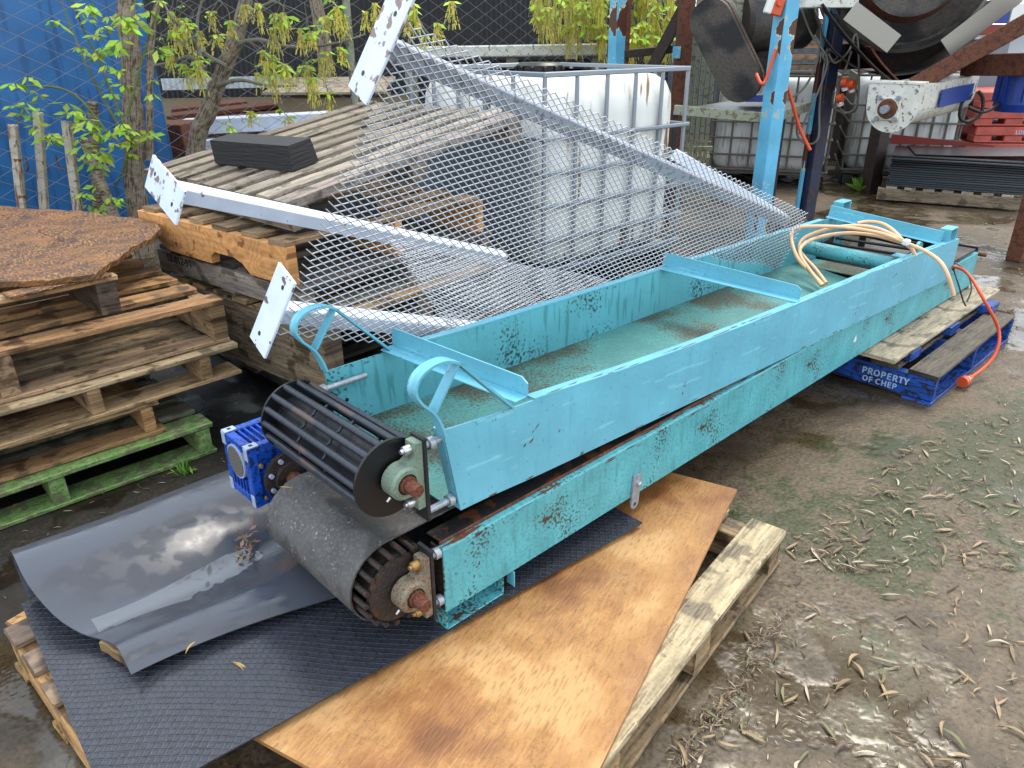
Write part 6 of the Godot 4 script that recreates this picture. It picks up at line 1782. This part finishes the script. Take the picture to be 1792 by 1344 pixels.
func plants() -> void:
	# big trunk by the container
	var t1 := thing("tree", "thick pale-barked tree trunk with fresh leaves in front of blue container", "tree", Transform3D(), "trees along the fence")
	var d := 5.75
	var base := pz(238, 380, d)
	trunk(t1, "trunk", M.bark, [Vector3(base.x, 0.0, base.z), pz(236, 330, d), pz(236, 250, d), pz(230, 160, d), pz(228, 90, d), pz(222, 40, d), pz(222, -30, d), pz(230, -160, d), pz(215, -330, d)], 0.078, 0.052)
	trunk(t1, "limb", M.bark, [pz(262, 280, d), pz(262, 150, d), pz(266, 60, d), pz(285, -20, d), pz(330, -120, d), pz(380, -300, d)], 0.026, 0.018)
	var lm := MB.new(); var cm := MB.new()
	for a in [[[232, 260], [185, 180], [150, 110], [125, 50], [100, -20]], [[228, 250], [180, 120], [150, 60], [125, -5], [115, -60]], [[222, 205], [240, 140], [256, 80], [275, 20], [300, -40]], [[232, 240], [215, 300], [200, 330]], [[190, 235], [130, 165], [60, 150], [20, 160]]]:
		var pts := []
		for q in a: pts.append(pz(q[0], q[1], d - 0.25 + rf(-0.1, 0.1)))
		mtube(t1, "twig", M.twig_green, pts, 0.010, 6, 5, 0.004)
	for a in [[36, 148], [45, 168], [100, 38], [165, 20], [170, 48], [150, 75], [185, 75], [195, 90], [205, 70], [175, 55], [200, 110], [190, 130], [205, 150], [140, 85], [165, 95], [250, 15], [240, 30], [230, 40], [265, 10], [280, 95], [270, 150], [60, 175], [25, 190], [45, 195], [115, 190], [135, 205], [140, 200], [80, 230], [95, 240], [75, 220], [155, 225], [165, 235], [140, 250], [185, 258], [180, 265], [145, 280], [160, 285], [135, 270], [200, 220], [205, 235], [215, 260], [205, 205], [155, 330], [160, 345], [190, 350], [180, 375], [210, 350], [240, 240], [255, 238], [130, 205], [155, 30], [145, 15], [215, 20], [200, 35]]:
		for rep in 2: leaf_cluster(lm, pz(a[0] + rf(-14, 14), a[1] + rf(-14, 14), d - 0.35 + rf(-0.25, 0.15)), 5, rf(0.04, 0.10), rf(0.7, 1.3))
	crown(lm, cm, pz(215, -420, d + 0.5), Vector3(1.0, 0.7, 0.9), 130, 20)
	build(lm, "crown", M.leaf, t1)
	# slanting trunk further right
	var t2 := thing("tree", "slanting grey tree hung with yellow catkins above rusty steel pile", "tree", Transform3D(), "trees along the fence")
	d = 6.6
	lm = MB.new(); cm = MB.new()
	var b2 := pz(335, 262, d)
	trunk(t2, "trunk", M.bark, [Vector3(b2.x - 0.12, 0.0, b2.z), pz(345, 245, d), pz(362, 200, d), pz(382, 145, d), pz(400, 100, d), pz(416, 60, d), pz(428, 10, d), pz(440, -60, d), pz(470, -200, d), pz(520, -400, d)], 0.075, 0.045)
	for a in [[[420, 75], [455, 70], [490, 80], [540, 82], [590, 75], [640, 60]], [[425, 30], [450, 15], [480, 0], [520, -40]], [[395, 115], [360, 95], [330, 60], [300, 30], [280, -10]], [[360, 120], [330, 100], [300, 110], [270, 115], [250, 125]], [[380, 150], [420, 140], [470, 150], [520, 150]], [[350, 100], [345, 40], [360, -20]]]:
		var pts := []
		for q in a: pts.append(pz(q[0], q[1], d - 0.2 + rf(-0.1, 0.1)))
		mtube(t2, "branch", M.twig_grey, pts, 0.020, 7, 5, 0.006)
	for a in [[325, 55], [330, 40], [345, 60], [320, 110], [335, 125], [350, 100], [300, 90], [355, 125], [290, 75], [380, 55], [400, 40], [480, 22], [475, 45], [500, 25], [500, 30], [520, 55], [550, 55], [545, 60], [565, 30], [580, 20], [590, 10], [570, 95], [560, 105], [540, 120], [525, 125], [550, 135], [495, 110], [500, 115], [465, 90], [470, 100], [460, 115], [455, 130], [480, 125], [435, 190], [400, 225], [510, 210], [570, 165], [590, 80], [310, 30], [300, 20], [430, 5], [450, 8], [345, 85], [365, 20], [300, 55]]:
		var p := pz(a[0] + rf(-5, 5), a[1] + rf(-6, 6), d - 0.3 + rf(-0.3, 0.3))
		leaf_cluster(lm, p, 5, rf(0.045, 0.085), rf(0.8, 1.4))
		leaf_cluster(lm, p + rdir() * 0.1, 4, rf(0.03, 0.06), rf(0.8, 1.4))
		mtube(t2, "twig", M.twig_grey, [p, p + Vector3(rf(-0.1, 0.1), 0.09, rf(-0.05, 0.05)), p + Vector3(rf(-0.25, 0.25), 0.2, 0.05)], 0.003, 4, 3)
		catkins(cm, p, 16, rf(0.12, 0.24))
	crown(lm, cm, pz(480, -460, d + 0.6), Vector3(1.2, 0.8, 1.0), 150, 40)
	build(lm, "crown", M.leaf, t2)
	build(cm, "catkins", M.leaf, t2)
	# twiggy growth behind the white tank
	var t3 := thing("tree", "yellow-green catkin-laden branches hanging beside peeling blue post", "tree", Transform3D(), "trees along the fence")
	d = 8.6
	lm = MB.new(); cm = MB.new()
	var b3 := pz(1150, 80, d + 0.6)
	trunk(t3, "trunk", M.bark, [Vector3(b3.x, 0, b3.z), pz(1145, 60, d + 0.6), pz(1120, -60, d + 0.5), pz(1080, -200, d + 0.4)], 0.08, 0.05)
	for a in [[[1130, -40], [1060, -10], [1000, 20], [950, 10]], [[1130, -20], [1080, 20], [1020, 50], [985, 60]], [[1130, -60], [1030, -40], [960, -10]], [[1140, 10], [1155, 40], [1165, 70]], [[700, -30], [735, 40], [760, 60], [800, 10]], [[1140, 20], [1100, 60], [1060, 70], [1010, 72]]]:
		var pts := []
		for q in a: pts.append(pz(q[0], q[1], d + rf(-0.15, 0.15)))
		mtube(t3, "branch", M.twig_grey, pts, 0.018, 6, 5, 0.006)
	for k in 150:
		var u := rf(935, 1180); var v := rf(-40, 78)
		if v > 30 + (u - 935) * 0.35 or (u > 1085 and u < 1100): continue
		var p := pz(u, v, d + rf(-0.5, 0.4))
		leaf_cluster(lm, p, 5, rf(0.07, 0.11), rf(1.0, 1.4))
		catkins(cm, p, 16, rf(0.16, 0.34))
	for a in [[722, 5], [725, 15], [715, 30], [790, 2], [765, 40], [742, 62], [640, 20], [600, 25], [655, 5]]:
		var p := pz(a[0], a[1], 6.3); catkins(cm, p, 14, 0.2); leaf_cluster(lm, p, 3, 0.06, 1.2)
	crown(lm, cm, pz(1060, -330, d + 0.8), Vector3(1.6, 0.8, 1.0), 160, 60)
	build(lm, "crown", M.leaf, t3)
	build(cm, "catkins", M.leaf, t3)
	# trees beyond the frame's top, mirrored in the wet mat
	for a in [[-5.2, -9.5, 3.6, 1.6], [-2.6, -11.0, 4.2, 1.9], [0.8, -12.0, 3.7, 1.7]]:
		var tb := thing("tree", ["broad leafy tree rising behind the blue container", "tall leafy tree rising behind the rusty steel pile", "leafy tree rising behind the pale concrete beam"][[-5.2, -2.6, 0.8].find(a[0])], "tree", Transform3D(), "trees beyond the fence")
		trunk(tb, "trunk", M.bark, [Vector3(a[0], 0, a[1]), Vector3(a[0] + 0.1, 1.5, a[1]), Vector3(a[0] - 0.1, 3.0, a[1])], 0.12, 0.07)
		lm = MB.new(); cm = MB.new()
		crown(lm, cm, Vector3(a[0], a[2], a[1]), Vector3(a[3], a[3] * 0.75, a[3] * 0.8), 900, 0)
		build(lm, "crown", M.leaf, tb)
	# weeds
	for a in [[330, 828, 0.05, 0.9], [1505, 335, 0.16, 0.7], [1518, 262, 0.10, 0.8]]:
		var w := thing("weed", ["small green weed in black soil beside the mat", "tuft of grass at the foot of rusty post", "weed growing against the stained tank"][[330, 1505, 1518].find(a[0])], "weed")
		var p := py(a[0], a[1], 0.0)
		lm = MB.new()
		for k in 22:
			var dd := Vector3(rf(-1, 1), rf(0.5, 1.6), rf(-1, 1)).normalized()
			leaf_into(lm, p + Vector3(rf(-0.03, 0.03), 0, rf(-0.03, 0.03)), dd, Vector3(rf(-1, 1), 0.2, rf(-1, 1)).normalized(), a[2] * rf(0.7, 1.6), a[2] * 0.22, Color(0.14 * rf(0.8, 1.3), 0.30 * rf(0.8, 1.2), 0.04, 1))
		build(lm, "leaves", M.leaf, w)

func crown(lm: MB, cm: MB, c: Vector3, r: Vector3, n: int, nc: int) -> void:
	var clumps := []
	for k in 16: clumps.append(c + rdir() * r * rf(0.3, 0.9))
	for k in n:
		var q: Vector3 = clumps[k % 16] + rdir() * r * 0.38 * sqrt(rf(0.0, 1.0))
		leaf_cluster(lm, q, 4, rf(0.09, 0.15), rf(0.6, 1.2))
		if k < nc: catkins(cm, q, 8, rf(0.1, 0.22))

# ---------------------------------------------------------------- litter on the slab
func leaf_mesh(curl: float) -> ArrayMesh:
	var m := MB.new()
	var g := []
	for a in 6:
		var f := a / 5.0
		var w := sin(PI * pow(f, 0.8)) * 0.5 + 0.02
		g.append([Vector3(f - 0.5, 0.10 * curl * sin(f * PI) + 0.02, -w * 0.13 + 0.10 * curl * sin(f * 3.0)), Vector3(f - 0.5, 0.10 * curl * sin(f * PI) - 0.02 * curl, 0.10 * curl * sin(f * 3.0)), Vector3(f - 0.5, 0.10 * curl * sin(f * PI) + 0.02, w * 0.13 + 0.10 * curl * sin(f * 3.0))])
	m.sheet(g, 0.004)
	return m.mesh()

func scatter(called: String, label: String, cat: String, mesh_: Mesh, mt: Material, xfs: Array, cols: Array) -> void:
	var mm := MultiMesh.new()
	mm.transform_format = MultiMesh.TRANSFORM_3D
	mm.use_colors = true
	mm.mesh = mesh_
	mm.instance_count = xfs.size()
	for k in xfs.size():
		mm.set_instance_transform(k, xfs[k]); mm.set_instance_color(k, cols[k])
	var o := MultiMeshInstance3D.new()
	o.multimesh = mm; o.material_override = mt
	o.name = numbered(called)
	add_child(o, true)
	tag(o, label, cat); kind(o, "stuff")

func litter() -> void:
	var tones := [Color(0.26, 0.18, 0.09), Color(0.34, 0.24, 0.12), Color(0.20, 0.13, 0.07), Color(0.30, 0.20, 0.12), Color(0.18, 0.17, 0.07), Color(0.50, 0.42, 0.28), Color(0.12, 0.07, 0.05)]
	for v in 3:
		var xs := []; var cs := []
		for k in 800:
			var u := rf(1180, 1830); var w := rf(640, 1360)
			if k > 330: u = rf(1330, 1800); w = rf(690, 1000)
			var p := py(u, w, 0.004)
			var q := p - ORG
			if q.dot(AZ) < 0.35 or (q.dot(AX) > 2.4 and q.dot(AZ) < 0.42): continue
			if (p - Vector3(0.859, 0, -1.932)).dot(Vector3(0.782, 0, 0.624)) < 0.03 and (p - Vector3(0.859, 0, -1.932)).dot(Vector3(0.624, 0, -0.782)) < 0.05: continue
			var l := rf(0.008, 0.028) if k % 5 else rf(0.035, 0.075)
			var b := Basis(Vector3.UP, rf(0, TAU)) * Basis(Vector3.RIGHT, rf(-0.35, 0.35)) * Basis(Vector3.BACK, rf(-0.12, 0.12))
			xs.append(Transform3D(b.scaled(Vector3(l, l * 0.7, l * rf(0.7, 1.3))), p + Vector3(0, 0.002, 0)))
			cs.append(tones[rng.randi() % 7] * rf(0.45, 1.0))
		scatter("fallen_leaves", ["dry curled gum leaves scattered over the wet concrete", "dry flat gum leaves scattered over the wet concrete", "twisted tan leaves scattered over the wet concrete"][v], "leaves", leaf_mesh([1.0, 0.3, 1.7][v]), M.dry_leaf, xs, cs)
	# leaf drift along the near pallet
	var xs := []; var cs := []
	for k in 420:
		var f := rf(0, 1)
		var p := py(lerpf(1150, 1350, f) + absf(rng.randfn(0, 26)) + 12, lerpf(1344, 1060, f) + rf(-25, 30), 0.006)
		var l := rf(0.010, 0.034)
		xs.append(Transform3D((Basis(Vector3.UP, rf(0, TAU)) * Basis(Vector3.RIGHT, rf(-0.5, 0.5))).scaled(Vector3(l, l * 0.7, l)), p + Vector3(0, rf(0, 0.008), 0)))
		cs.append(tones[rng.randi() % 7] * 0.55)
	scatter("leaf_drift", "dark wet leaf drift heaped along the near pallet's edge", "leaves", leaf_mesh(0.8), M.dry_leaf, xs, cs)
	# twigs and chips on the black soil
	xs = []; cs = []
	for k in 500:
		var p := C(rf(-1.3, 1.0), 0.003, rf(-1.9, -0.85))
		var l := rf(0.008, 0.035)
		xs.append(Transform3D(Basis(Vector3.UP, rf(0, TAU)).scaled(Vector3(l, l * 0.6, l * 0.7)), p))
		cs.append(tones[rng.randi() % 7] * rf(0.15, 0.7))
	scatter("soil_litter", "small chips and leaf scraps on the black soil", "litter", leaf_mesh(0.8), M.dry_leaf, xs, cs)
	# scraps further back on the yard
	xs = []; cs = []
	for k in 260:
		var p := py(rf(1380, 1790), rf(345, 480), 0.004)
		var l := rf(0.03, 0.09)
		xs.append(Transform3D(Basis(Vector3.UP, rf(0, TAU)).scaled(Vector3(l, l * 0.6, l * 0.7)), p))
		cs.append(tones[rng.randi() % 7] * rf(0.4, 1.0))
	scatter("yard_litter", "leaf and wood scraps on the yard beyond the conveyor", "litter", leaf_mesh(0.8), M.dry_leaf, xs, cs)
	# a few scraps that lie on the mat
	for a in [[410, 908, 0.225, 0.030, "small yellow leaf curled on the mat near blue gearbox"], [370, 925, 0.222, 0.034, "narrow tan leaf on the mat left of gearbox"], [418, 975, 0.212, 0.022, "short tan leaf beside the dead twig on mat"], [418, 1172, 0.176, 0.05, "striped grey seed pod on the ribbed mat"], [335, 1135, 0.212, 0.03, "curved tan twig on the flap's free edge"], [502, 855, 0.462, 0.028, "pale leaf stuck on the worn belt"]]:
		var lf := thing("dry_leaf", a[4], "leaf", Transform3D(Basis(Vector3.UP, rf(0, TAU)).scaled(Vector3.ONE * a[3] * 1.5), py(a[0], a[1], a[2]) + Vector3(0, 0.003, 0)))
		var m := leaf_mesh(0.8)
		put(m, "blade", M.leaf_tan, lf)
	var tw := thing("dead_twig", "crumpled brown dead leaf sprig on mat below gearbox", "twig")
	var lm := MB.new()
	for k in 26:
		leaf_into(lm, py(430 + rf(-12, 14), 955 + rf(-25, 22), 0.22) + Vector3(0, rf(0, 0.025), 0), rdir(), Vector3.UP, rf(0.02, 0.045), rf(0.006, 0.016), Color(0.17 * rf(0.7, 1.3), 0.11, 0.07, 1))
	build(lm, "leaves", M.dry_leaf, tw)
